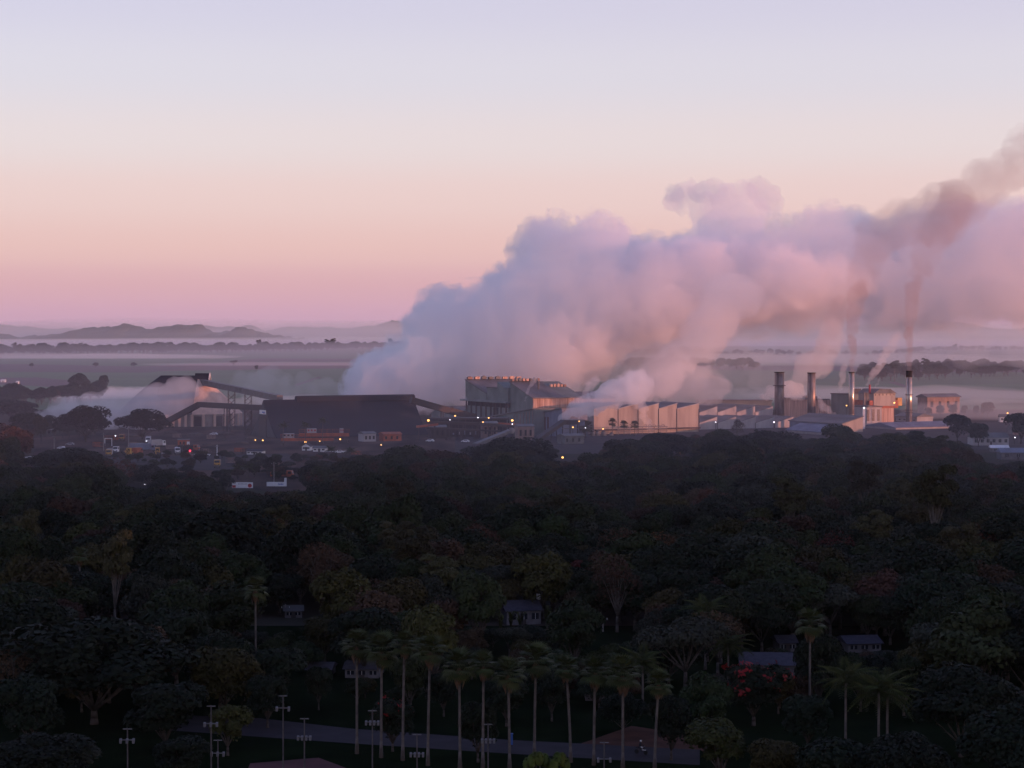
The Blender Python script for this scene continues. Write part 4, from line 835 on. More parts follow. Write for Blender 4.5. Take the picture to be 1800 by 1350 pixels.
# heaps of cane trash and earth in the yard
M['trash'] = material('cane_trash', (.10, .07, .055), .95, (.05, .038, .034), .6, bump=.6, bscale=1.5)
for i, (px, py, w, h, lab) in enumerate(((236, 768, 30, 6, 'reddish earth heap at the back of the yard beside the tall pole'), (395, 764, 36, 6, 'dark cane heap below the pale coned store'), (345, 765, 30, 5, 'low brown heap left of the coned store legs'), (425, 780, 26, 5, 'dark heap left of the white low building'), (365, 783, 22, 4, 'small earth heap right of the cane trailer'), (440, 772, 20, 6, 'dark heap at the foot of the dark gable'), (300, 762, 26, 6, 'heap under the bent conveyor'))):
    p = ground(px, py); s = p.y / F; m = MB(); m.ball((0, 0, 0), w * s / 2, w * s / 3, h * s, 22, 10); me = m.mesh('heap', M['trash'], True)
    for v in me.vertices: v.co.z = max(-.1, v.co.z * (1 + .5 * noise.noise(v.co * .35 + Vector((i * 7, 0, 0)))))
    tag(link('cane_heap', me), lab, 'heap', 'heaps in the yard').location = (p.x, p.y, 0)

rc = random.Random(21); CL = ['left of the gate frame', 'behind the front truck row', 'beside the white tall-cab truck', 'before the orange office', 'right of the dark cane trailer', 'below the coned store', 'left of the low white building', 'beside the small yellow truck', 'under the bent conveyor', 'near the striped barrier']
for i, (px, py) in enumerate(((170, 786), (232, 786), (300, 790), (330, 803), (362, 796), (372, 772), (420, 795), (405, 815), (310, 770), (625, 800))):
    for j in range(2):
        p = ground(px + j * 14, py + j * 2); t = thing('cane_bin', f'{["rusty", "dark"][j]} slatted cane bin {CL[i]}', 'bin', (p.x, p.y, 0), R(rc.uniform(-30, 30)), 'cane bins'); w, d, h = 4.6, 2.4, rc.uniform(1.8, 2.6); mt = M['orange_steel'] if j == 0 and i % 3 == 0 else (M['brick'] if j == 0 else M['dark_steel'])
        MB().box(-w / 2, w / 2, 0, d, .3, .5).build('floor', mt, t)
        for k in range(7): x = -w / 2 + k * (w - .2) / 6; MB().box(x, x + .2, 0, .12, .5, h).build('slat', mt, t); MB().box(x, x + .2, d - .12, d, .5, h).build('slat', mt, t)
        MB().box(-w / 2, w / 2, -.05, .17, h, h + .2).build('rim', mt, t)
        for x in (-w / 2 + .3, w / 2 - .5): MB().box(x, x + .2, .2, d - .2, 0, .3).build('skid', M['dark_steel'], t)

# ------------------------------------------------------------------ trees
def leafmat(name, c, var=0.35, c2=None):
    m = bpy.data.materials.new(name); m.use_nodes = True; nt = m.node_tree; n = nt.nodes; l = nt.links; b = n['Principled BSDF']
    b.inputs['Roughness'].default_value = .75; b.inputs['Specular IOR Level'].default_value = .15
    oi = n.new('ShaderNodeObjectInfo'); tcx = n.new('ShaderNodeTexCoord'); nz = n.new('ShaderNodeTexNoise'); nz.inputs['Scale'].default_value = .7; nz.inputs['Detail'].default_value = 6
    l.new(tcx.outputs['Object'], nz.inputs['Vector'])
    r = n.new('ShaderNodeValToRGB'); r.color_ramp.elements[0].color = (*(c2 or tuple(x * .55 for x in c)), 1); r.color_ramp.elements[1].color = (*tuple(x * 1.25 for x in c), 1)
    r.color_ramp.elements[0].position = .3; r.color_ramp.elements[1].position = .7; l.new(nz.outputs['Fac'], r.inputs[0])
    h = n.new('ShaderNodeHueSaturation'); l.new(r.outputs[0], h.inputs['Color'])
    m1 = n.new('ShaderNodeMapRange'); m1.inputs['To Min'].default_value = 1 - var; m1.inputs['To Max'].default_value = 1 + var; l.new(oi.outputs['Random'], m1.inputs['Value']); l.new(m1.outputs[0], h.inputs['Value'])
    mul = n.new('ShaderNodeMath'); mul.operation = 'MULTIPLY'; mul.inputs[1].default_value = 7.31; fr = n.new('ShaderNodeMath'); fr.operation = 'FRACT'; l.new(oi.outputs['Random'], mul.inputs[0]); l.new(mul.outputs[0], fr.inputs[0])
    m2 = n.new('ShaderNodeMapRange'); m2.inputs['To Min'].default_value = .475; m2.inputs['To Max'].default_value = .52; l.new(fr.outputs[0], m2.inputs['Value']); l.new(m2.outputs[0], h.inputs['Hue'])
    l.new(h.outputs[0], b.inputs['Base Color']); return m
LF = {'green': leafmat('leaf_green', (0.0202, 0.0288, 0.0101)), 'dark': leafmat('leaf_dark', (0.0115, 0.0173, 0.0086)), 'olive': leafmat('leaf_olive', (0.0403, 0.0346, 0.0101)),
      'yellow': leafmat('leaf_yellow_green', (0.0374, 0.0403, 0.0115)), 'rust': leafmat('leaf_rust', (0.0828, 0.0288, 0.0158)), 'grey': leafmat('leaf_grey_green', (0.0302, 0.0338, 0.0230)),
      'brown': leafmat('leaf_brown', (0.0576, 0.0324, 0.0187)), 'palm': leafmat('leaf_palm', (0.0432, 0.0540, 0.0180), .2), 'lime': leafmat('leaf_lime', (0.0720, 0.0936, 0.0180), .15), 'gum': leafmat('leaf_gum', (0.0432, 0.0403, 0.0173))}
M['bark'] = material('bark', (.085, .07, .06), .95, (.05, .04, .035), 1.5)
M['bark_pale'] = material('pale_bark', (.13, .11, .095), .9, (.075, .062, .054), 1.2)
M['thatch'] = material('dead_frond', (.15, .085, .05), .95, (.09, .05, .03), 1.0)
M['flower_red'] = material('red_flower', (.24, .008, .008), .7)
def leaves(P, Nrm, size, rng, asp=1.7):
    """one small diamond leaf cluster per point; returns vertex and face arrays"""
    n = len(P); a = np.cross(Nrm, rng.normal(size=(n, 3))); a /= np.linalg.norm(a, axis=1)[:, None] + 1e-9; b = np.cross(Nrm, a)
    s = (size * rng.uniform(.6, 1.35, n))[:, None]; a = a * s * asp / 2; b = b * s / 2
    V = np.stack([P - a, P - b * .9 + Nrm * s * .12, P + a, P + b * .9 + Nrm * s * .12], 1).reshape(-1, 3)
    return V, np.arange(n * 4).reshape(-1, 4)
def np_mesh(name, V, Q, mat):
    me = bpy.data.meshes.new(name); n = len(V); m = len(Q)
    me.vertices.add(n); me.vertices.foreach_set('co', V.astype(np.float32).ravel()); me.loops.add(m * 4); me.loops.foreach_set('vertex_index', Q.astype(np.int32).ravel())
    me.polygons.add(m); me.polygons.foreach_set('loop_start', np.arange(0, m * 4, 4, dtype=np.int32)); me.update(calc_edges=True); me.validate()
    me.materials.append(mat); return me
def crown(seed, H, W, base, nl, n, leaf, flat=1.0, shape='round', spread=.62):
    """leaf clusters on the shells of many lobes; returns lobes, points, normals"""
    rng = np.random.default_rng(seed); zc = (base + H) / 2; hz = (H - base) / 2
    lob = []
    for i in range(nl):
        d = rng.normal(size=3); d /= np.linalg.norm(d); q = rng.uniform(.35, 1.0) ** .5
        c = np.array([d[0] * W / 2 * spread * q, d[1] * W / 2 * spread * q, zc + d[2] * hz * .66 * q * flat])
        if shape == 'umbrella': c[2] = H - hz * .45 - abs(rng.normal()) * hz * .22
        if shape == 'cone': f_ = (c[2] - base) / (H - base); c[:2] *= (1.25 - f_)
        r = W * rng.uniform(.13, .24) * (1.0 if shape != 'cone' else (1.2 - (c[2] - base) / (H - base)))
        lob.append((c, r, rng.uniform(.6, 1.1)))
    k = rng.integers(0, nl, n * 2); d = rng.normal(size=(n * 2, 3)); d[:, 2] = np.where(d[:, 2] < -.3, -d[:, 2] * .4, d[:, 2]); d /= np.linalg.norm(d, axis=1)[:, None]
    C = np.array([l[0] for l in lob]); Rr = np.array([l[1] for l in lob]); Sq = np.array([.62 if shape == 'umbrella' else l[2] for l in lob])
    rad = Rr[k] * (1.08 - .42 * rng.uniform(0, 1, n * 2) ** 2); P = C[k] + d * rad[:, None] * np.stack([np.ones(n * 2), np.ones(n * 2), Sq[k]], 1)
    keep = np.ones(n * 2, bool)
    for i in range(nl):
        q = np.linalg.norm((P - C[i]) / np.array([1, 1, Sq[i]]), axis=1) < Rr[i] * .66; keep &= ~(q & (k != i))
    P = P[keep][:n]; d = d[keep][:n]
    Nn = d * .9 + rng.normal(size=d.shape) * .55; Nn[:, 2] += .25; Nn /= np.linalg.norm(Nn, axis=1)[:, None]
    return lob, P, Nn, rng
def limb_tree(lob, H, base, r0, lean=0.0, bend=.5):
    m = MB(); fork = base * .75; top = Vector((lean, 0, fork)); m.tube((0, 0, -.2), (lean * .4, 0, fork * .5), r0, r0 * .8, 7); m.tube((lean * .4, 0, fork * .5), top, r0 * .8, r0 * .68, 7)
    for (c, r, q) in lob[:11]:
        c = Vector(c); mid = top.lerp(c, .5) + Vector((0, 0, -bend * abs(c.x + c.y) * .05)); m.tube(top, mid, r0 * .42, r0 * .26, 5); m.tube(mid, c, r0 * .26, r0 * .08, 5)
        for s_ in range(2):
            e = c + Vector((math.sin(s_ * 2.3 + c.x), math.cos(s_ * 3.1 + c.y), .6)) * r * .7; m.tube(mid.lerp(c, .6), e, r0 * .13, r0 * .04, 4)
    return m
SPEC = {}
def species(key, seed, H, W, base, nl, n, leaf, lf, name, bark='bark', r0=.38, **kw):
    lob, P, Nn, rng = crown(seed, H, W, base, nl, n, leaf, **kw)
    V, Q = leaves(P, Nn, leaf, rng); cm = np_mesh('crown', V, Q, LF[lf]); tm = limb_tree(lob, H, base, r0).mesh('trunk', M[bark], True)
    SPEC[key] = dict(H=H, W=W, crown=cm, trunk=tm, name=name)
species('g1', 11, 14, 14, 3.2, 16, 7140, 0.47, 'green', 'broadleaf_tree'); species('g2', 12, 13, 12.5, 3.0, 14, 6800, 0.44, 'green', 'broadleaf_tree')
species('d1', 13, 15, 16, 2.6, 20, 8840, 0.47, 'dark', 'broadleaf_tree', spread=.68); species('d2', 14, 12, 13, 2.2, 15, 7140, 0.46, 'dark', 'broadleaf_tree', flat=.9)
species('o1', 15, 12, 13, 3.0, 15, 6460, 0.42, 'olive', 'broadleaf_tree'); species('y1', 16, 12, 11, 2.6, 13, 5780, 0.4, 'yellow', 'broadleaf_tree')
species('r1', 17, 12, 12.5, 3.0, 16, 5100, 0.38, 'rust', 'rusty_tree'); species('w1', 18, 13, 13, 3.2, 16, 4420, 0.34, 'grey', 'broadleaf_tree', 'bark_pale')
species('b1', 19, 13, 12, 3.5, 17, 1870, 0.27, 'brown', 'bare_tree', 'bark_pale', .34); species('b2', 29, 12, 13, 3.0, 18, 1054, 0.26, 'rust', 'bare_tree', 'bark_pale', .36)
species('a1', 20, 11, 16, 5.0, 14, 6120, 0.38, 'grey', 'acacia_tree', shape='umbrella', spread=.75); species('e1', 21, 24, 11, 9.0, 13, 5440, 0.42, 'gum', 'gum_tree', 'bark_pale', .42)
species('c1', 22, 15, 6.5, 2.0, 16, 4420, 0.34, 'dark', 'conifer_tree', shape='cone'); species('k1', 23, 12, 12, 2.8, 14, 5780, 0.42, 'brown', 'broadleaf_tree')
SHP = {k: (s['H'], s['W']) for k, s in SPEC.items()}
TREES = []          # screen boxes of placed trees, to test overlaps
def tree(key, px, top, wpx, D, label, group=None, rz=None, rnd_=random.Random(9)):
    s = SPEC[key]; h = zat(top, D); w = wpx * D / F; x = gx(px, D, top)
    t = thing(s['name'], label, 'tree', (x, D, 0), rnd_.uniform(0, 6.28) if rz is None else rz, group)
    t.scale = (w / s['W'], w / s['W'], h / s['H']); link('trunk', s['trunk'], t); link('crown', s['crown'], t); TREES.append((x, D, w))
    return t
def treeD(top, h): return (h - CAM_Z) / kz(top)
HERO = [ # key, px, top, width px, height m, label
 ('e1', 201, 892, 82, 25, 'tall slim gum tree with golden crown and pale forked trunk at left'), ('d1', 388, 894, 205, 18, 'broad round dark tree, largest dome left of centre'),
 ('g1', 690, 868, 140, 20, 'tall green tree standing above the canopy left of centre'), ('d1', 165, 1088, 345, 15, 'huge nearly black tree filling the lower left'),
 ('d2', 50, 1180, 150, 11, 'dark tree under the huge black one at the left edge'), ('d2', 290, 1190, 170, 10, 'dark rounded tree at the foot of the huge black one'), ('b1', 25, 1128, 110, 12, 'bare pinkish tree at the left edge'),
 ('o1', 30, 978, 110, 15, 'tree with orange-tipped crown at the left edge'), ('o1', 95, 992, 90, 13, 'olive tree beside the orange-tipped one at left'), ('w1', 272, 1008, 130, 14, 'pale greyish tree with sparse yellow leaves below the slim gum'),
 ('g2', 400, 1030, 150, 13, 'dark green tree below the broad dark dome'), ('o1', 605, 1003, 135, 14, 'olive brown tree in the middle left of the broad canopy'), ('b1', 567, 948, 92, 15, 'bare branching tree right of the broad dark dome'),
 ('y1', 765, 1055, 130, 14, 'yellow-green tree above the fourth palm'), ('g1', 735, 975, 130, 14, 'green tree just below the tall green one'), ('g2', 842, 1010, 110, 14, 'green tree left of the small pale house, above it'),
 ('k1', 905, 822, 80, 14, 'round rusty-red tree right of centre below the factory'), ('r1', 830, 838, 60, 12, 'small reddish tree left of the round rusty one'), ('b2', 1212, 820, 72, 14, 'bare rusty tree with pale branches below the saw-tooth hall'),
 ('r1', 1766, 823, 92, 15, 'orange-red tree at the right edge'), ('r1', 1700, 850, 60, 12, 'reddish tree left of the orange-red one at right'), ('y1', 1575, 822, 92, 14, 'yellowish tree at right below the tall dark gums'),
 ('d1', 896, 769, 160, 15, 'broad dark green dome directly below the mill'), ('g2', 700, 785, 110, 14, 'tree below the right half of the dark shed'), ('k1', 780, 790, 90, 13, 'brownish tree below the pipe bridge'),
 ('g2', 690, 818, 60, 13, 'leafy green tree left of the brownish one below the shed'),
 ('c1', 1610, 742, 70, 20, 'tall dark tree in front of the black-tipped chimney'), ('e1', 1570, 748, 66, 20, 'tall dark gum left of the black-tipped chimney'), ('e1', 1645, 752, 60, 19, 'dark gum with warm-lit leaves right of the black-tipped chimney'),
 ('d2', 1683, 724, 56, 16, 'misty dark tree right of the chimney and before the warehouse'), ('d2', 1720, 740, 44, 13, 'small misty tree beside the warehouse trees'), ('g2', 1480, 748, 80, 15, 'dark tree before the pink gable of the long shed'),
 ('d1', 1350, 757, 120, 14, 'dark tree row end below the lower saw-tooth gables'), ('g1', 1265, 752, 90, 14, 'dark tree hiding the foot of the lower saw-tooth sheds'), ('d2', 1170, 757, 110, 14, 'dark tree below the saw-tooth hall right part'), ('d2', 1100, 768, 90, 13, 'dark tree before the pale pipe rack'),
 ('b1', 1296, 735, 30, 13, 'small leafless tree before the second lower saw-tooth gable'), ('c1', 1330, 745, 22, 14, 'narrow dark tree before the third lower saw-tooth gable'),
 ('d1', 150, 713, 92, 19, 'dark silhouetted tree left, first of two before the mist'), ('d1', 250, 719, 98, 17, 'dark silhouetted tree right, second of two before the mist'), ('c1', 97, 727, 17, 16, 'narrow conifer left of the silhouetted pair'), ('o1', 72, 732, 32, 14, 'small brown tree left of the narrow conifer'),
 ('k1', 14, 745, 110, 20, 'large reddish-brown tree at the left edge above the yard road'), ('d2', 20, 700, 110, 15, 'dark tree at the left edge before the green fields'), ('d2', 45, 722, 70, 15, 'dark tree between the left edge and the brown tree'),
 ('d1', 128, 787, 160, 13, 'dark spreading dome left of the truck yard'), ('b2', 207, 806, 80, 13, 'bare reddish tree in front of the truck yard'), ('r1', 68, 838, 50, 11, 'rusty small tree left below the spreading dome'), ('w1', 262, 816, 70, 9, 'pale grey sparse tree below the loaders'),
 ('d2', 1795, 722, 70, 17, 'dark misty tree at the right edge under the far lamp'), ('a1', 1475, 800, 110, 13, 'flat-topped tree in the woodland below the pink gable'),
 ('d1', 1250, 880, 130, 14, 'dark domed tree in the woodland right of centre'), ('g1', 1125, 905, 110, 14, 'leafy tree with lighter top right of centre'), ('g1', 1000, 880, 120, 15, 'leafy tree with pale tufted top right of the tall green one'),
 ('b1', 1085, 970, 110, 15, 'bare-limbed tree right of centre'), ('d1', 1330, 955, 170, 16, 'broad dark tree in the right-hand woodland'), ('a1', 1205, 1098, 190, 11, 'wide flat tree above the eleventh palm'),
 ('y1', 1268, 1258, 155, 8.5, 'bright yellow-green bushy tree at the bottom right of the palms'), ('o1', 1370, 1300, 130, 6.5, 'low olive tree right of the yellow-green bush'), ('d2', 1475, 1290, 170, 9, 'dark tree at the bottom between olive bush and drooping palms'),
 ('d1', 1690, 1170, 230, 12, 'very dark broad tree at the lower right'), ('d1', 1790, 1240, 220, 12, 'black tree in the lower right corner'), ('g2', 1640, 1060, 120, 13, 'green tree with light upright tips at right'), ('y1', 1795, 1310, 90, 6.5, 'yellow-green shrub at the bottom right corner'),
 ('d1', 1600, 1290, 200, 9.5, 'dark mass of tree at the bottom right of centre'), ('d2', 480, 1130, 140, 10, 'dark tree left of the verandah house'), ('d2', 640, 1060, 150, 12, 'dark layered tree above the leftmost palms'),
 ('y1', 400, 1235, 90, 7, 'yellowish small tree left of the road end'), ('d2', 840, 1225, 90, 8.5, 'dark green tree between the fifth and sixth palms by the road'), ('d2', 1180, 1215, 100, 9, 'dark tree right of the last palm'),
 ('g2', 1010, 1060, 120, 12, 'green tree right of the small pale house'), ('d2', 930, 1095, 80, 5.5, 'low dark shrub tree before the small pale house'), ('d2', 1440, 1105, 110, 12, 'dark tree behind the tall single palm at right'),
 ('w1', 300, 822, 44, 8, 'pale leafless shrub tree below the white tall-cab truck'), ('k1', 342, 826, 50, 9, 'brown shrub tree below the dark cane trailer'), ('d2', 285, 838, 60, 10, 'dark tree below the yard between the pale shrubs'), ('w1', 395, 832, 36, 8, 'greyish shrub tree just left of the small palms'), ('d2', 350, 842, 60, 10, 'dark tree left of the billboard wall'),
 ('d2', 545, 812, 50, 11, 'dark tree right of the orange crane truck'), ('d2', 478, 800, 40, 8, 'dark bushy tree below the white low building'), ('k1', 640, 800, 60, 11, 'brownish tree below the striped barrier'), ('g2', 560, 850, 60, 11, 'green tree right of the white gate pillar'),
 ('d2', 560, 1165, 60, 7, 'dark tree right behind the verandah house'), ('d2', 470, 1180, 90, 8, 'dark tree before the verandah house, left'), ('d2', 780, 1175, 80, 7, 'dark tree behind the fourth and fifth palms'), ('d2', 890, 1190, 90, 7, 'dark tree behind the seventh palm'), ('d2', 970, 1170, 80, 8, 'dark tree behind the eighth and ninth palms'), ('d1', 1095, 1215, 90, 6, 'dark tree behind the eleventh palm'), ('g2', 720, 1150, 80, 9, 'green tree behind the third palm'), ('g2', 1240, 1190, 110, 10, 'dark green tree left of the scarlet flame tree'), ('d2', 1420, 1215, 110, 8, 'dark tree right of the scarlet flame tree'),
 ('k1', 1012, 810, 70, 12, 'brownish tree right of the warm lamp below the hopper tower'), ('d2', 958, 806, 64, 12, 'dark tree left of the warm lamp below the hopper tower'), ('g2', 1045, 798, 66, 12, 'dark green tree below the upright tanks'), ('d2', 985, 818, 70, 12, 'dark tree directly below the warm lamp of the hopper tower'),
 ('d1', 70, 1290, 200, 7, 'dark bush in the lower left corner'), ('w1', 120, 1295, 120, 6, 'greyish bush at the lower left'), ('d2', 320, 1290, 120, 6, 'dark bush left of the second floodlight pole')]
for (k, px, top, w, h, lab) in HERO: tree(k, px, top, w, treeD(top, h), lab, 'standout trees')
far = [(140, 656, 40, 2020, 'd1', 'rounded tree standing alone in the green fields'), (182, 657, 22, 2030, 'd2', 'narrow tree beside the rounded one in the green fields')]
for (px, top, w, D, k, lab) in far: tree(k, px, top, w, D, lab, 'field trees')
for i, (px, top, w) in enumerate(((1632, 715, 16), (1653, 711, 18), (1675, 709, 20), (1695, 711, 14), (1716, 711, 13), (1728, 712, 10), (1736, 705, 30))):
    tree('d2', px, top, w, 1420, ['round misty tree, first of the row before the warehouse', 'round misty tree, second of the row before the warehouse', 'round misty tree, third of the row before the warehouse', 'round misty tree at the right corner of the warehouse', 'slender misty tree right of the warehouse', 'thinnest misty tree right of the warehouse', 'largest misty tree right of the warehouse'][i], 'misty tree row')

# palms
def frond_fan():
    m = MB(); m.tube((0, 0, 0), (0, 1.0, .12), .035, .025, 4)
    n = 11; c = Vector((0, 1.0, .12))
    for i in range(n):
        a0 = -1.35 + 2.7 * i / n; a1 = -1.35 + 2.7 * (i + 1) / n; am = (a0 + a1) / 2; L_ = 1.15
        p0 = c + Vector((math.sin(a0) * .62, math.cos(a0) * .62, .03)); p1 = c + Vector((math.sin(a1) * .62, math.cos(a1) * .62, .03)); tip = c + Vector((math.sin(am) * L_, math.cos(am) * L_, -.28))
        m.poly([c, p0, tip, p1])
    return m.mesh('frond', LF['palm'])
FAN = frond_fan()
def frond_feather(L_=3.6):
    m = MB(); N_ = 15; pts = [Vector((0, L_ * k / N_, L_ * (.32 * (k / N_) - .75 * (k / N_) ** 2))) for k in range(N_ + 1)]
    for k in range(N_): m.tube(pts[k], pts[k + 1], .04 * (1 - k / N_) + .01, .04 * (1 - (k + 1) / N_) + .01, 4, False)
    for k in range(1, N_ + 1):
        w = .95 * math.sin(math.pi * (k / N_) ** .7 * .93) + .1
        for s in (-1, 1): p = pts[k]; m.poly([p, p + Vector((s * w * .5, .22, -.1)), p + Vector((s * w, .38, -.45 * w)), p + Vector((s * w * .45, .05, -.16))])
    return m.mesh('frond', LF['palm'])
FEA = frond_feather()
def palm(px, top, D, label, fan=True, crown_r=1.9, skirt=True, group=None, nf=26, seed=0, lean=0.0, tr=.19, base_flare=1.6):
    rg = random.Random(seed); x = gx(px, D, top); H = zat(top, D); hc = H - crown_r * .75
    t = thing('palm_tree', label, 'palm', (x - lean, D, 0), 0, group)
    m = MB(); P = [Vector((lean * (k / 6) ** 1.6, 0, hc * k / 6)) for k in range(7)]
    for k in range(6): m.tube(P[k], P[k + 1], tr * (base_flare if k == 0 else 1.0 - .04 * k), tr * (1.0 - .04 * (k + 1)), 9, k in (0, 5))
    m.build('trunk', M['bark_pale'], t, True); s = crown_r / 2.0
    for i in range(nf):
        f_ = i / nf; o = link('frond', FAN if fan else FEA, t); o.location = (lean, 0, hc + .1 * s)
        el = math.radians(78 - 128 * f_ + rg.uniform(-9, 9)) if fan else math.radians(62 - 85 * f_ + rg.uniform(-8, 8)); o.rotation_euler = (el, 0, i * 2.399 + rg.uniform(-.2, .2)); k = s * rg.uniform(.85, 1.12) * (1 if fan else .6); o.scale = (k, k, k)
    if skirt:
        m = MB()
        for i in range(16):
            a = 2 * math.pi * i / 16 + rg.uniform(-.1, .1); l_ = rg.uniform(1.2, 2.1) * s; c_, s_ = math.cos(a), math.sin(a)
            m.poly([(lean + c_ * .15, s_ * .15, hc + .1), (lean + c_ * .55 * s - s_ * .28 * s, s_ * .55 * s + c_ * .28 * s, hc - l_ * .55), (lean + c_ * .34 * s, s_ * .34 * s, hc - l_), (lean + c_ * .55 * s + s_ * .28 * s, s_ * .55 * s - c_ * .28 * s, hc - l_ * .55)])
        m.build('dead_skirt', M['thatch'], t)
    return t
ORD = ['first', 'second', 'third', 'fourth', 'fifth', 'sixth', 'seventh', 'eighth', 'ninth', 'tenth', 'eleventh', 'last and shortest']
for i, (px, top, base) in enumerate(((627, 1113, 1325), (671, 1119, 1332), (711, 1114, 1337), (756, 1122, 1346), (807, 1147, 1350), (850, 1151, 1351), (893, 1163, 1352), (942, 1137, 1333), (995, 1156, 1340), (1046, 1159, 1345), (1095, 1160, 1350), (1158, 1183, 1352))):
    D = ground(px, base).y; palm(px, top, D, f'tall fan palm, {ORD[i]} from the left in the palm row', True, 2.35 + .4 * math.sin(i * 2.1), True, 'palm row along the road', 34, i, [0, .1, .25, .3, -.1, .1, -.2, .2, -.6, .15, 0, .5][i])
for i, (px, top, D) in enumerate(((1076.5, 737, 1150), (1097, 741, 1145), (1115.5, 741, 1145))):
    palm(px, top, D, ['fan palm before the saw-tooth hall, tallest of three', 'fan palm before the saw-tooth hall, middle of three', 'fan palm before the saw-tooth hall, right of three'][i], True, 2.9, False, 'factory palms', 34, 20 + i)
palm(1030, 741, 1140, 'dark bushy palm between hopper tower and saw-tooth hall', True, 4.6, False, 'factory palms', 34, 31)
palm(1424, 1076, treeD(1076, 15), 'tall shaggy fan palm standing alone behind the red-flowering tree', True, 2.6, True, 'garden palms', 34, 41)
palm(449, 1018, treeD(1018, 15), 'fan palm with a pale dead frond below the broad dark dome', True, 2.4, True, 'garden palms', 30, 42)
palm(140, 965, treeD(965, 14), 'grey fan palm half hidden left of the slim gum trunk', True, 1.9, True, 'garden palms', 26, 43)
for i, (px, top, h, lab) in enumerate(((1487, 1165, 14, 'feathery palm with a bright upright leaf at lower right'), (1545, 1182, 13, 'drooping feathery palm at lower right'), (1560, 1190, 12, 'second drooping palm just right of the first'), (1240, 1050, 12, 'feathery palm above the wide flat tree'), (1130, 1140, 9, 'feathery palm between tenth and eleventh row palms, behind'), (1280, 1110, 9, 'feathery palm left of the long dark-roofed house'))):
    palm(px, top, treeD(top, h), lab, False, 3.4, False, 'feathery palms', 22, 50 + i, 0, .18)
for i, (px, top, D, lab) in enumerate(((498, 742, 1050, 'palm before the dark shed, left one above the orange gantry'), (537, 741, 1052, 'palm before the dark shed, second above the orange gantry'), (567, 734, 1060, 'palm before the dark shed, third and tallest above the gantry'), (418, 815, 800, 'small palm left of the billboard wall'), (436, 812, 800, 'small palm above the billboard wall'), (582, 783, 930, 'palm right of the white gatehouse'), (616, 785, 930, 'palm under the striped barrier'))):
    palm(px, top, D, lab, False, 3.0, False, 'yard palms', 20, 70 + i, 0, .2)
# banana clumps by the small pale house, lime shrub, flame trees
def blade_clump(px, py, n, hmax, label, seed, mat):
    rg = random.Random(seed); p = ground(px, py); t = thing('banana_plant', label, 'plant', (p.x, p.y, 0), 0, 'banana plants')
    for i in range(n):
        m = MB(); a = rg.uniform(0, 6.28); h = hmax * rg.uniform(.6, 1); r = rg.uniform(.2, .9); dx, dy = math.cos(a), math.sin(a); wx, wy = -dy * .32, dx * .32
        pts = [Vector((dx * r * .2, dy * r * .2, h * .3)), Vector((dx * r * .6, dy * r * .6, h * .8)), Vector((dx * r * 1.4, dy * r * 1.4, h)), Vector((dx * r * 2.1, dy * r * 2.1, h * .86))]; ww = (.12, 1, .9, .05)
        for k in range(3): a_, b_ = Vector((wx, wy, 0)) * ww[k], Vector((wx, wy, 0)) * ww[k + 1]; m.quad(pts[k] - a_, pts[k] + a_, pts[k + 1] + b_, pts[k + 1] - b_)
        m.build('leaf', mat, t)
    MB().tube((0, 0, 0), (0, 0, hmax * .5), .2, .14, 7).build('stem', M['bark'], t)
for i, (px, py, lab) in enumerate(((880, 1118, 'banana plant left of the small pale house'), (898, 1112, 'banana plant before the left wall of the small pale house'), (915, 1114, 'banana plant before the window of the small pale house'), (962, 1104, 'banana plant at the right corner of the small pale house'), (985, 1106, 'banana plant right of the small pale house'))):
    blade_clump(px, py, 9, 4.2, lab, i, LF['yellow'])
t = thing('columnar_shrub', 'bright lime-green clump of rounded columns at the bottom centre', 'shrub', (gx(960, 246), 246, 0))
for i in range(10):
    rg = np.random.default_rng(100 + i); x, y = (-2.0 + .45 * i + rg.uniform(-.1, .1)) * 1.15, rg.uniform(-.7, .7); h = [4.6, 5.1, 5.3, 5.4, 5.1, 4.4, 4.6, 5.3, 5.2, 4.5][i]
    d = rg.normal(size=(420, 3)); d /= np.linalg.norm(d, axis=1)[:, None]; P = d * np.array([.5, .5, .85]) + np.array([x, y, h - .7]); V, Q = leaves(P, d * .8 + np.array([0, 0, .4]), .2, rg); link('lobe', np_mesh('lobe', V, Q, LF['lime']), t)
    MB().tube((x * .6, y * .6, 0), (x, y, h - .5), .12, .07, 6).build('stem', M['bark'], t)
def flame_tree(px, top, w, h, label, key, nf, seed):
    t = tree(key, px, top, w, treeD(top, h), label, 'flame trees'); rng = np.random.default_rng(seed); s = SPEC[key]
    lob, P, Nn, r2 = crown({'d2': 14, 'd1': 13}[key], s['H'], s['W'], 2.4, 15 if key == 'd2' else 20, 900, .5)
    k = P[:, 2] > s['H'] * .55; P = P[k]; Nn = Nn[k]; idx = rng.choice(len(P), nf); Pc = np.repeat(P[idx], 7, 0) + rng.normal(size=(nf * 7, 3)) * .3; V, Q = leaves(Pc + Nn[idx].repeat(7, 0) * .25, Nn[idx].repeat(7, 0), .42, rng)
    link('blossom', np_mesh('blossom', V, Q, M['flower_red']), t)['kind'] = 'stuff'
flame_tree(1325, 1158, 150, 9.5, 'dark flame tree with scarlet blossoms before the long dark-roofed house', 'd2', 60, 1)
flame_tree(690, 1222, 95, 7.5, 'flame tree with a few red blossoms between the second and third palms', 'd2', 26, 2)
# bougainvillea
p = ground(830, 985); t = tree('d2', 822, 945, 46, treeD(945, 6), 'magenta bougainvillea bush right of the tall green tree'); 
t.name = 'bougainvillea_bush'
for c_ in t.children:
    if c_.name.startswith('crown'): me_ = c_.data.copy(); me_.materials[0] = leafmat('leaf_magenta', (.12, .015, .05)); c_.data = me_

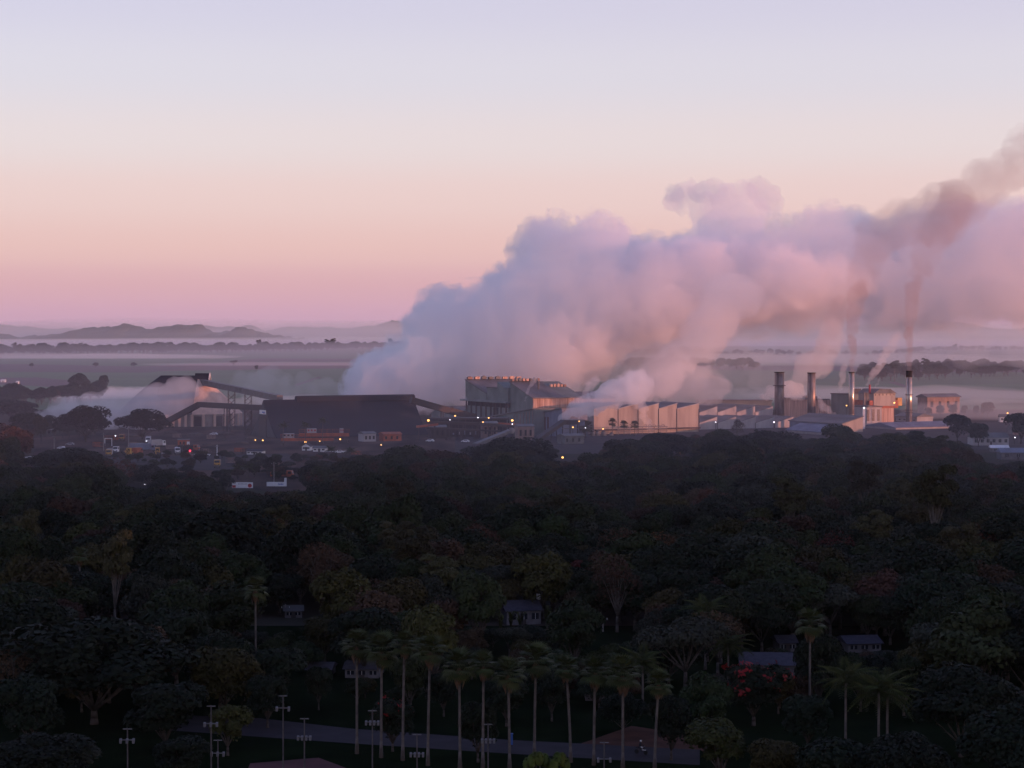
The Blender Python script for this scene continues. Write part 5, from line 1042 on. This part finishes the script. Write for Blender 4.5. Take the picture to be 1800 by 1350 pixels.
# ------------------------------------------------------------------ the rest of the wood
TOPX = [-60, 0, 50, 100, 190, 215, 290, 350, 395, 405, 520, 535, 560, 600, 650, 720, 780, 840, 860, 900, 960, 1000, 1040, 1080, 1120, 1150, 1200, 1260, 1300, 1350, 1400, 1460, 1500, 1540, 1600, 1640, 1700, 1720, 1860]
TOPY = [745, 760, 806, 815, 815, 828, 832, 836, 845, 864, 864, 842, 812, 806, 802, 798, 796, 800, 786, 780, 788, 812, 812, 780, 782, 772, 768, 765, 767, 768, 774, 774, 774, 766, 764, 772, 782, 815, 815]
KEEP = [(850, 1000, 1062, 1104, 390), (1290, 1432, 1142, 1186, 330), (545, 580, 1172, 1194, 330), (612, 662, 1172, 1194, 330), (498, 532, 1064, 1086, 400), (1488, 1552, 1126, 1146, 370), (1370, 1400, 1118, 1140, 360), (400, 520, 838, 862, 800), (50, 68, 800, 820, 860), (980, 996, 798, 810, 890), (1188, 1202, 790, 802, 905), (374, 392, 806, 824, 880), (248, 261, 846, 858, 760), (420, 470, 1015, 1110, 400), (185, 215, 895, 1100, 380), (1056, 1064, 1084, 1128, 380)]
rw = random.Random(77); cand = []
D = 300.0
while D < 1075:
    half = .26 * D + 14; x = -half
    while x < half:
        xx, dd = x + rw.uniform(-3, 3), D + rw.uniform(-3.5, 3.5); px = 900 + xx / dd * F
        key = rw.choices(['g1', 'g2', 'd1', 'd2', 'o1', 'y1', 'r1', 'w1', 'b1', 'b2', 'a1', 'k1', 'e1'], [14, 14, 10, 10, 12, 4, 3.5, 7, 5, 2, 6, 9, 3])[0]
        if dd < 430 and key in ('r1', 'b2', 'y1'): key = 'k1'
        H0, W0 = SHP[key]; s = rw.choice((rw.uniform(.6, .95), rw.uniform(.85, 1.25))); h = H0 * s * rw.uniform(.85, 1.05); w = W0 * s; py = 592 + (CAM_Z - h) / dd * F; hw_ = w / dd * F / 2
        lim = np.interp(px, TOPX, TOPY) + rw.uniform(-4, 14)
        if 420 < px < 1210 and dd < 345: k_ = rw.uniform(.3, .55); h *= k_; w *= k_ * 1.2; s *= k_ * 1.2; py = 592 + (CAM_Z - h) / dd * F
        if py < lim and (dd < 880 or px > 640):                       # only low trees fit below the works
            h2 = CAM_Z - (lim - 592) * dd / F
            if h2 > 3.2: k_ = h2 / h; h = h2; w *= max(k_, .55); s *= max(k_, .55); py = lim
        x += rw.uniform(6.8, 9.2); ok = py >= lim - .1
        if 420 < px < 1210 and dd < 303: ok = False
        if 45 < px < 640 and dd > 880: ok = False
        if px > 1700 and dd > 850: ok = False
        if not ok and 190 < px < 640 and 780 < dd < 935 and rw.random() < .4:      # low bushes in the yard
            ok = True; k_ = rw.uniform(2.2, 4.6) / h; h *= k_; w *= k_ * 1.3; s *= k_ * 1.3; py = 592 + (CAM_Z - h) / dd * F
        for (a0, a1, b0, b1, dm) in KEEP:
            if dd < dm and px + hw_ > a0 and px - hw_ < a1 and py < b1 and 592 + (CAM_Z - 2) / dd * F > b0:
                h2 = CAM_Z - (b1 + 2 - 592) * dd / F
                if h2 > 2.2 and ok: k_ = h2 / h; h = h2; w *= max(k_, .45); s *= max(k_, .45); py = b1 + 2
                else: ok = False
        if ok:
            for (tx, td, tw) in TREES:
                if abs(tx - xx) < tw * .33 and abs(td - dd) < tw * .33: ok = False; break
        if ok: cand.append((hw_, key, xx, dd, h / H0, s, rw.uniform(0, 6.28), px))
    D += 8.2
cand.sort(reverse=True)
ADJ = {'g1': 'mid-green broadleaf tree', 'g2': 'leafy green tree', 'd1': 'broad dark green tree', 'd2': 'dark rounded tree', 'o1': 'olive-toned tree', 'y1': 'yellow-green tree', 'r1': 'rust-coloured tree', 'w1': 'grey-green sparse tree', 'b1': 'bare branching tree', 'b2': 'bare rusty tree', 'a1': 'flat-topped tree', 'k1': 'brownish tree', 'e1': 'tall gum tree'}
NOBJ = 225
ANCH = [(201, 930, 'tall slim gum tree'), (388, 950, 'broad dark dome left of centre'), (690, 920, 'tall green tree left of centre'), (165, 1150, 'huge black tree at lower left'), (272, 1050, 'pale greyish tree'), (567, 985, 'bare tree beside the broad dome'),
        (605, 1045, 'olive brown tree'), (765, 1095, 'yellow-green tree above the palms'), (920, 1080, 'small pale house'), (905, 850, 'round rusty-red tree'), (1212, 850, 'bare rusty tree'), (1766, 870, 'orange-red tree at the right edge'),
        (1575, 855, 'yellowish tree at right'), (1085, 1010, 'bare-limbed tree right of centre'), (1330, 1010, 'broad dark tree at right'), (1205, 1130, 'wide flat tree above the palms'), (1362, 1170, 'long dark-roofed house'), (1424, 1110, 'tall lone palm'),
        (1520, 1135, 'low pinkish-roofed house'), (1690, 1230, 'very dark tree at lower right'), (1640, 1100, 'green tree with upright tips'), (560, 1185, 'verandah house'), (1250, 920, 'dark domed tree right of centre'), (1000, 920, 'tufted tree near the middle'),
        (1740, 1000, 'right edge woodland gap'), (40, 1010, 'orange-tipped tree at the left edge'), (449, 1060, 'palm with a dead frond'), (484, 850, 'L-shaped sign wall'), (68, 860, 'rusty small tree at left')]
ANCH = [a_ for a_ in ANCH if 'gap' not in a_[2]]
ORDW = ['', 'second ', 'third ', 'fourth ', 'fifth ', 'sixth ', 'seventh ', 'eighth ', 'ninth ', 'tenth ', 'eleventh ', 'twelfth ']
pre = []
for c in cand[:NOBJ]:
    py = 592 + (CAM_Z - SHP[c[1]][0] * c[4] * .6) / c[3] * F
    a_ = min(ANCH, key=lambda q: (q[0] - c[7]) ** 2 + (q[1] - py) ** 2); dx, dy = c[7] - a_[0], py - a_[1]
    rel = ('right of' if dx > 0 else 'left of') if abs(dx) > abs(dy) else ('below' if dy > 0 else 'above'); pre.append((dx * dx + dy * dy, rel, a_[2], c))
pre.sort(key=lambda q: q[0]); cnt = {}
for (_, rel, an, (_h, key, xx, dd, sz, s, rz, px)) in pre:
    k = (key, rel, an); i = cnt.get(k, 0); cnt[k] = i + 1
    t = thing(SPEC[key]['name'], f'{ORDW[i]}{"closest " if i == 0 else ""}{ADJ[key]} {rel} the {an}' + ('' if i == 0 else ', counting outward'), 'tree', (xx, dd, 0), rz, 'woodland trees')
    t.scale = (s, s, sz); link('trunk', SPEC[key]['trunk'], t); link('crown', SPEC[key]['crown'], t)
# remaining trees, far belts: one mass each, instanced from the same kinds
pool = bpy.data.collections.new('tree_kinds'); KEYS = sorted(SPEC)
for i, k in enumerate(KEYS):
    bm = bmesh.new(); bm.from_mesh(SPEC[k]['trunk']); n0 = len(bm.faces); bm.from_mesh(SPEC[k]['crown']); bm.faces.ensure_lookup_table()
    for f_ in bm.faces[n0:]: f_.material_index = 1
    me = bpy.data.meshes.new('kind_%02d' % i); bm.to_mesh(me); bm.free(); me.materials.append(SPEC[k]['trunk'].materials[0]); me.materials.append(SPEC[k]['crown'].materials[0])
    pool.objects.link(bpy.data.objects.new('kind_%02d' % i, me))
def mass(name, pts, label, cat):
    """pts: (key, x, y, scale xy, scale z, rot)"""
    me = bpy.data.meshes.new(name); me.from_pydata([(p[1], p[2], 0) for p in pts], [], [])
    for nm, ty, vals in (('pick', 'INT', [KEYS.index(p[0]) for p in pts]), ('rot', 'FLOAT', [p[5] for p in pts]), ('sxy', 'FLOAT', [p[3] for p in pts]), ('sz', 'FLOAT', [p[4] for p in pts])):
        me.attributes.new(nm, ty, 'POINT').data.foreach_set('value', vals)
    o = link(name, me); tag(o, label, cat, None, 'stuff')
    g = bpy.data.node_groups.new(name, 'GeometryNodeTree'); g.interface.new_socket('Geometry', in_out='INPUT', socket_type='NodeSocketGeometry'); g.interface.new_socket('Geometry', in_out='OUTPUT', socket_type='NodeSocketGeometry')
    n = g.nodes; l = g.links; gi = n.new('NodeGroupInput'); go = n.new('NodeGroupOutput'); ip = n.new('GeometryNodeInstanceOnPoints'); ci = n.new('GeometryNodeCollectionInfo')
    ci.inputs['Collection'].default_value = pool; ci.inputs['Separate Children'].default_value = True; ci.inputs['Reset Children'].default_value = True
    def at_(nm, ty): a = n.new('GeometryNodeInputNamedAttribute'); a.data_type = ty; a.inputs['Name'].default_value = nm; return a.outputs['Attribute']
    cx = n.new('ShaderNodeCombineXYZ'); l.new(at_('rot', 'FLOAT'), cx.inputs['Z']); sxy = at_('sxy', 'FLOAT'); cs = n.new('ShaderNodeCombineXYZ'); l.new(sxy, cs.inputs[0]); l.new(sxy, cs.inputs[1]); l.new(at_('sz', 'FLOAT'), cs.inputs[2])
    l.new(gi.outputs[0], ip.inputs['Points']); l.new(ci.outputs[0], ip.inputs['Instance']); ip.inputs['Pick Instance'].default_value = True; l.new(at_('pick', 'INT'), ip.inputs['Instance Index'])
    l.new(cx.outputs[0], ip.inputs['Rotation']); l.new(cs.outputs[0], ip.inputs['Scale']); l.new(ip.outputs[0], go.inputs[0]); o.modifiers.new('scatter', 'NODES').node_group = g
    return o
mass('woodland', [(c[1], c[2], c[3], c[5], c[4], c[6]) for c in cand[NOBJ:]], 'dark mixed woodland canopy stretching up to the factory', 'woodland')
def belt(pxs, pys, rows, step, keys, wts, rw, smin, smax, gap=0.0, dj=60):
    out = []
    for r in range(rows):
        px = pxs[0]
        while px < pxs[-1]:
            D = ground(px, float(np.interp(px, pxs, pys)) ).y + r * dj + rw.uniform(-.4, .4) * dj; s = rw.uniform(smin, smax)
            if noise.noise(Vector((px / 37.0, r * 3.3, D / 900))) > gap: out.append((rw.choices(keys, wts)[0], gx(px, D, 620), D, s * rw.uniform(.9, 1.3), s, rw.uniform(0, 6.28)))
            px += step / D * F * rw.uniform(.6, 1.4)
    return out
K4, W4 = ['d1', 'd2', 'g1', 'a1', 'k1', 'e1'], [4, 4, 3, 2, 1, .4]
pts = belt([-40, 200, 400, 600, 720, 900], [626, 623, 620, 616, 612, 612], 5, 18, K4, W4, rw, 1.5, 2.5, -.28, 130) + belt([-40, 250, 700, 900], [606, 604, 604, 604], 3, 40, K4, W4, rw, 1.2, 2.4, -.1, 300)
pts += belt([-40, 300, 520], [648, 645, 642], 1, 22, K4, W4, rw, .6, 1.0, .22, 60) + belt([380, 560, 640], [660, 658, 656], 1, 18, K4, W4, rw, .5, .8, .25, 40)
mass('far_tree_belt', pts, 'long dark violet tree belt across the plain at left', 'woodland')
pts = belt([950, 1200, 1400, 1600, 1860], [606, 606, 607, 605, 607], 4, 26, K4, W4, rw, 1.2, 2.2, -.2, 260) + belt([1080, 1250, 1400, 1500, 1640, 1860], [622, 624, 626, 630, 618, 616], 4, 20, K4, W4, rw, .8, 1.5, .02, 160)
mass('far_tree_belt', pts, 'misty tree belts below the hills at right', 'woodland')
pts = belt([1520, 1560, 1620, 1700, 1800, 1880], [668, 672, 668, 664, 662, 668], 9, 15, K4, W4, rw, .8, 1.5, -.25, 75)
pts += belt([1070, 1160, 1240, 1330], [650, 646, 648, 652], 5, 17, K4, W4, rw, .8, 1.4, -.1, 80)
mass('far_tree_belt', pts, 'nearer blue-violet grove behind the rightmost chimney', 'woodland')
pts = belt([-60, 0, 60, 130, 175], [718, 716, 712, 708, 704], 4, 11, K4, W4, rw, .75, 1.15, -.5, 28) + belt([60, 120, 180], [770, 772, 768], 3, 9, K4, W4, rw, .5, .8, -.3, 14)
mass('tree_clump', pts, 'dark tree clump before the fields at the left edge', 'woodland')

# ------------------------------------------------------------------ fields, mist, steam jets, smoke
M['cane'] = material('cane_field', (.060, .145, .050), .95, (.042, .100, .040), .012, stretch=(.25, 1, 1), bump=.2, bscale=.3)
M['cane2'] = material('pale_cane_field', (.080, .150, .060), .95, (.055, .115, .05), .01, stretch=(.2, 1, 1))
M['till'] = material('tilled_field', (.095, .055, .058), .95, (.060, .040, .046), .012, stretch=(.2, 1, 1))
M['till2'] = material('red_tilled_field', (.17, .075, .065), .95, (.11, .055, .055), .01, stretch=(.2, 1, 1))
def field(pts, mat, z): sheet('field', [ground(*p) for p in pts], mat, z)
field([(-400, 720), (2200, 720), (2200, 650), (-400, 650)], M['cane'], .02)
field([(-400, 650), (2200, 650), (2200, 600), (-400, 600)], M['cane2'], .03)
field([(-300, 678), (20, 676), (110, 672), (60, 664), (-300, 663)], M['till'], .06); field([(20, 676), (120, 682), (150, 671), (60, 663)], M['till'], .05)
field([(-300, 652), (260, 655), (330, 646), (40, 640), (-300, 641)], M['till'], .08); field([(180, 654), (700, 646), (720, 638), (420, 637), (240, 644)], M['till2'], .07)
field([(380, 636), (720, 636), (720, 631), (460, 630)], M['till'], .1); field([(430, 642), (455, 642), (448, 635), (432, 636)], M['till2'], .12)
field([(515, 677), (560, 662), (566, 663), (524, 678)], M['till'], .05); field([(1180, 692), (1900, 700), (1900, 688), (1180, 684)], M['cane2'], .05); field([(1560, 672), (1600, 684), (1612, 684), (1574, 671)], M['till'], .06)
field([(1180, 650), (1900, 655), (1900, 645), (1180, 642)], M['till'], .09)
# pale worker buses / sheds far out in the fields
for i, (px, py, w) in enumerate(((5, 672, 8), (30, 675, 4))):
    p = ground(px, py); s = p.y / F; t = thing('field_shed', ['pale long shed at the left edge out in the fields', 'small white shed right of the long one in the fields'][i], 'shed', (p.x, p.y, 0))
    MB().box(-w * s / 2, w * s / 2, 0, 5, 0, 2.2).build('wall', M['white'], t); MB().prism([(-.5, 2.2), (5.5, 2.2), (2.5, 3.6)], -w * s / 2 - .4, w * s / 2 + .4, 'x').build('roof', M['white'], t); MB().box(-.5, .5, -.06, -.005, 0, 2).build('door', M['void'], t)

def bank(px0, px1, D, depth, h, dens, label, seed, z=0.0):
    x0, x1 = gx(px0, D, 640), gx(px1, D, 640); m = MB(); m.ball(((x0 + x1) / 2, D, z + h * .3), (x1 - x0) / 2, depth / 2, h * .7, 48, 12)
    me = m.mesh('fog_bank', volume_material('fog', (.99, .98, 1.0), dens, 0.2), True)
    for v in me.vertices:
        k = noise.noise(Vector((v.co.x / ((x1 - x0) * .12) + seed, v.co.y / (depth * .3), 0))); v.co.z = max(z + .05, v.co.z + k * h * .35)
    tag(link('fog_bank', me), label, 'fog', None, 'stuff')
bank(-120, 430, 5250, 420, 13, .0026, 'thin bright fog line before the far tree belt', 1); bank(240, 760, 3950, 260, 7, .0018, 'pale fog streak over the ploughed fields', 2)
bank(85, 345, 1880, 150, 9, .008, 'white ground fog behind the silhouetted trees', 3); bank(1230, 1900, 1780, 300, 12, .0028, 'low mist behind the warehouse', 4); bank(1580, 1950, 1390, 90, 13, .006, 'mist among the round trees right of the warehouse', 5)
bank(1000, 1900, 4200, 900, 22, .0009, 'mist band on the plain at right', 6); bank(-900, 2700, 16000, 8000, 170, 2.8e-4, 'deep pale haze before the far hills', 7); bank(-300, 2100, 12500, 2600, 55, .0006, 'mist at the foot of the hills', 9); bank(350, 760, 1650, 160, 8, .004, 'mist on the field behind the dark shed', 8)
for (y0, y1, zt, dn, lab) in ((480, 1520, 34, 2.1e-4, 'shallow morning mist lying over the wood and works'), (1520, 14000, 40, 1.4e-4, 'shallow morning mist lying over the plain')):
    gm = MB(); gm.box(-9000, 9000, y0, y1 - .5, -.9, zt)
    tag(gm.build('ground_mist', volume_material('ground_mist', (.99, .90, 1.0), dn, .5)), lab, 'mist', None, 'stuff')

def path_blobs(pts, D, n, jit, rnd, dj=6.0):
    """balls along a drifting path: pts (px, py, radius px)"""
    out = []; m = len(pts) - 1
    for i in range(n):
        f_ = rnd.random() * m; k = min(int(f_), m - 1); u = f_ - k; a, b = pts[k], pts[k + 1]; r = (a[2] + (b[2] - a[2]) * u)
        px = a[0] + (b[0] - a[0]) * u + rnd.uniform(-1, 1) * r * jit; py = a[1] + (b[1] - a[1]) * u + rnd.uniform(-1, 1) * r * jit; q = r * rnd.uniform(.45, .8)
        d = D + rnd.uniform(-1, 1) * r * D / F * .6; p = at(px, py, d); out.append((p.x, p.y, p.z, max(q * D / F, .25)))
    return out
def jet(name, pts, D, n, mat, label, cat='steam', jit=.55, vox=.7, disp=.5, wl=4.0, seed=0):
    rg = random.Random(seed + 900); me = blob_mesh(name, path_blobs(pts, D, n, jit, rg), vox, (disp, wl), (disp * .4, wl * .4), seed); return tag(link(name, me, None, mat), label, cat, None, 'stuff')
SD = volume_material('steam_dense', (.999, .998, 1.0), .12, .3); SM = volume_material('steam_mid', (.999, .998, 1.0), .11, .3); SL = volume_material('steam_light', (.999, .997, 1.0), .042, .3); SV = volume_material('steam_veil', (.997, .99, 1.0), .015, .5)

jet('steam_jet', [(987, 741, 4), (996, 728, 10), (1016, 719, 14), (1042, 710, 17), (1066, 699, 20), (1092, 688, 22), (1120, 674, 24)], 1112, 130, SD, 'dense white steam jet pouring right from the hopper tower', seed=1, disp=1.3, wl=5.5, vox=.6)
jet('steam_jet', [(1060, 712, 20), (1095, 692, 26), (1140, 672, 30), (1185, 645, 30), (1215, 610, 30), (1245, 580, 34), (1270, 545, 40), (1300, 510, 46)], 1290, 150, SL, 'rising steam cloud above the saw-tooth hall', vox=1.1, disp=2.0, wl=9, seed=2)
jet('steam_jet', [(1100, 690, 18), (1160, 680, 30), (1220, 672, 34), (1270, 684, 22)], 1310, 80, SL, 'low billow of steam behind the saw-tooth roofs', vox=1.0, disp=1.8, wl=8, seed=3)
jet('steam_jet', [(1148, 762, 4), (1139, 745, 7), (1131, 722, 9), (1122, 704, 11), (1112, 690, 14)], 1178, 60, SD, 'narrow pink steam column before the saw-tooth hall', seed=4, vox=.6)
jet('steam_jet', [(922, 705, 2), (926, 690, 3), (934, 676, 4), (941, 666, 5)], 1170, 26, SM, 'faint thin wisp rising past the mill roof', seed=5, vox=.45, disp=.25, wl=2)
jet('steam_jet', [(1020, 705, 3), (1027, 692, 5), (1034, 680, 7), (1045, 668, 10)], 1182, 30, SM, 'wisp of steam at the right end of the orange wall', seed=6, vox=.5, disp=.3, wl=2.5)
jet('steam_jet', [(1333, 706, 3), (1345, 696, 8), (1360, 688, 10), (1385, 684, 14), (1405, 690, 12)], 1345, 60, SD, 'white puff of steam behind the leftmost chimney', seed=7)
jet('steam_jet', [(1398, 694, 12), (1405, 665, 16), (1420, 642, 22), (1440, 636, 22), (1455, 610, 22), (1465, 580, 24)], 1335, 110, SL, 'big round steam puff round the second chimney', seed=8, vox=.9, disp=.8, wl=5)
jet('steam_jet', [(1440, 700, 5), (1448, 716, 8), (1455, 722, 7), (1468, 728, 4)], 1255, 34, SM, 'small steam curl before the dark process house', seed=9, vox=.5, disp=.4, wl=3)
jet('steam_jet', [(1476, 690, 4), (1480, 672, 6), (1482, 655, 6), (1484, 640, 5)], 1310, 34, SM, 'steam wisp just left of the slim bright chimney', seed=10, vox=.5, disp=.4, wl=3)
jet('steam_jet', [(1521, 681, 1.6), (1530, 665, 5), (1540, 652, 8), (1550, 635, 8), (1565, 610, 9), (1575, 590, 10)], 1295, 60, SM, 'white steam feather above the boiler house', seed=11, vox=.5, disp=.5, wl=3)
jet('steam_jet', [(1537, 682, 1.2), (1542, 676, 3), (1547, 668, 3)], 1292, 16, SM, 'tiny steam puff beside the boiler house flue', seed=12, vox=.35, disp=.2, wl=2)
jet('steam_jet', [(806, 704, 2), (812, 700, 4), (820, 696, 5)], 1230, 16, SM, 'small puff of steam left of the mill house', seed=13, vox=.4, disp=.25, wl=2)
# smoke from the chimneys
D1 = volume_material('brown_smoke_dense', (.62, .51, .49), .10); D2 = volume_material('brown_smoke_mid', (.64, .53, .51), .045); D3 = volume_material('brown_smoke_thin', (.66, .55, .53), .016)
for (pts, D, lab, sd) in (([[(1497, 654, 4.5), (1498, 625, 7), (1496, 590, 10)], [(1496, 590, 10), (1502, 545, 14), (1513, 500, 18)], [(1513, 500, 18), (1524, 460, 24), (1535, 425, 32), (1565, 400, 40), (1610, 385, 46), (1670, 375, 50)]], 1270, 'the slim bright chimney', 14),
                          ([[(1598, 651, 5), (1598, 620, 6.5), (1597, 580, 9)], [(1597, 580, 9), (1602, 540, 12), (1608, 500, 17)], [(1608, 500, 17), (1622, 455, 23), (1645, 415, 30), (1675, 380, 36), (1700, 345, 40), (1735, 325, 38), (1785, 290, 38), (1830, 250, 40)]], 1265, 'the black-tipped chimney', 15)):
    for k, mt in enumerate((D1, D2, D3)):
        jet('smoke_plume', pts[k], D, (40, 50, 120)[k], mt, f'{["dense brown smoke just above", "brown smoke column midway above", "thin brown smoke high above"][k]} {lab}', 'smoke', .4, (.5, .8, 1.2)[k], (.6, 1.2, 2.6)[k], (3, 5, 9)[k], sd + 10 * k)
jet('smoke_plume', [(1428, 654, 6), (1440, 620, 10), (1455, 590, 14), (1468, 560, 18), (1480, 530, 20)], 1300, 70, D3, 'faint brown smoke from the second chimney', 'smoke', .4, 1.0, .8, 6, 16)
# drifting steam and veils
jet('drifting_steam', [(335, 682, 16), (312, 696, 26), (275, 712, 30), (225, 716, 34), (160, 722, 30), (105, 730, 26), (70, 742, 16)], 1225, 170, volume_material('drift', (.999, .997, 1.0), .045, .3), 'grey-lilac steam drifting left from the coned store', 'steam', .6, 1.3, 1.2, 8, 17)
jet('drifting_steam', [(340, 700, 20), (380, 720, 26), (420, 728, 22)], 1270, 50, SV, 'faint steam veil before the pale cone', 'steam', .7, 1.3, 1.2, 8, 18)
jet('drifting_steam', [(400, 680, 14), (450, 672, 24), (500, 680, 26), (560, 688, 20), (620, 690, 14)], 1430, 70, SV, 'thin smoke veil over the field behind the dark shed', 'steam', .8, 1.5, 1.4, 9, 19)
jet('steam_plume', [(960, 640, 60), (1040, 570, 70), (1120, 560, 70), (1200, 520, 75), (1290, 520, 70), (1380, 500, 60)], 1390, 150, SV, 'diffuse lower part of the great steam plume', 'steam', .8, 3.0, 3.0, 18, 20)
jet('steam_plume', [(1300, 520, 60), (1420, 500, 70), (1540, 480, 75), (1660, 470, 80), (1790, 450, 85), (1900, 440, 85)], 1440, 150, SV, 'diffuse lilac steam veil above and behind the chimneys', 'steam', .8, 3.2, 3.0, 20, 21)
jet('steam_plume', [(1330, 560, 46), (1440, 570, 50), (1560, 560, 52), (1680, 565, 55), (1800, 550, 60), (1900, 550, 60)], 1450, 150, volume_material('steam_faint', (.997, .99, 1.0), .009, .5), 'very faint lower fringe of the drifting plume at right', 'steam', .9, 2.4, 3.0, 16, 23)
jet('drifting_steam', [(1100, 640, 24), (1180, 630, 30), (1270, 640, 34), (1340, 650, 28), (1400, 660, 22)], 1400, 90, SV, 'pale veil of steam over the plain behind the saw-tooth sheds', 'steam', .8, 1.6, 1.6, 9, 22)

# ------------------------------------------------------------------ haze
M['haze'] = volume_material('haze', (0.96, 0.94, 1.0), HAZE_DENSITY, 0.55)
hz = MB(); hz.box(-15000, 15000, -3000, 30000, -1.5, 290)
tag(hz.build('haze', M['haze']), 'thin lilac morning haze over the plain', 'haze', None, 'stuff')
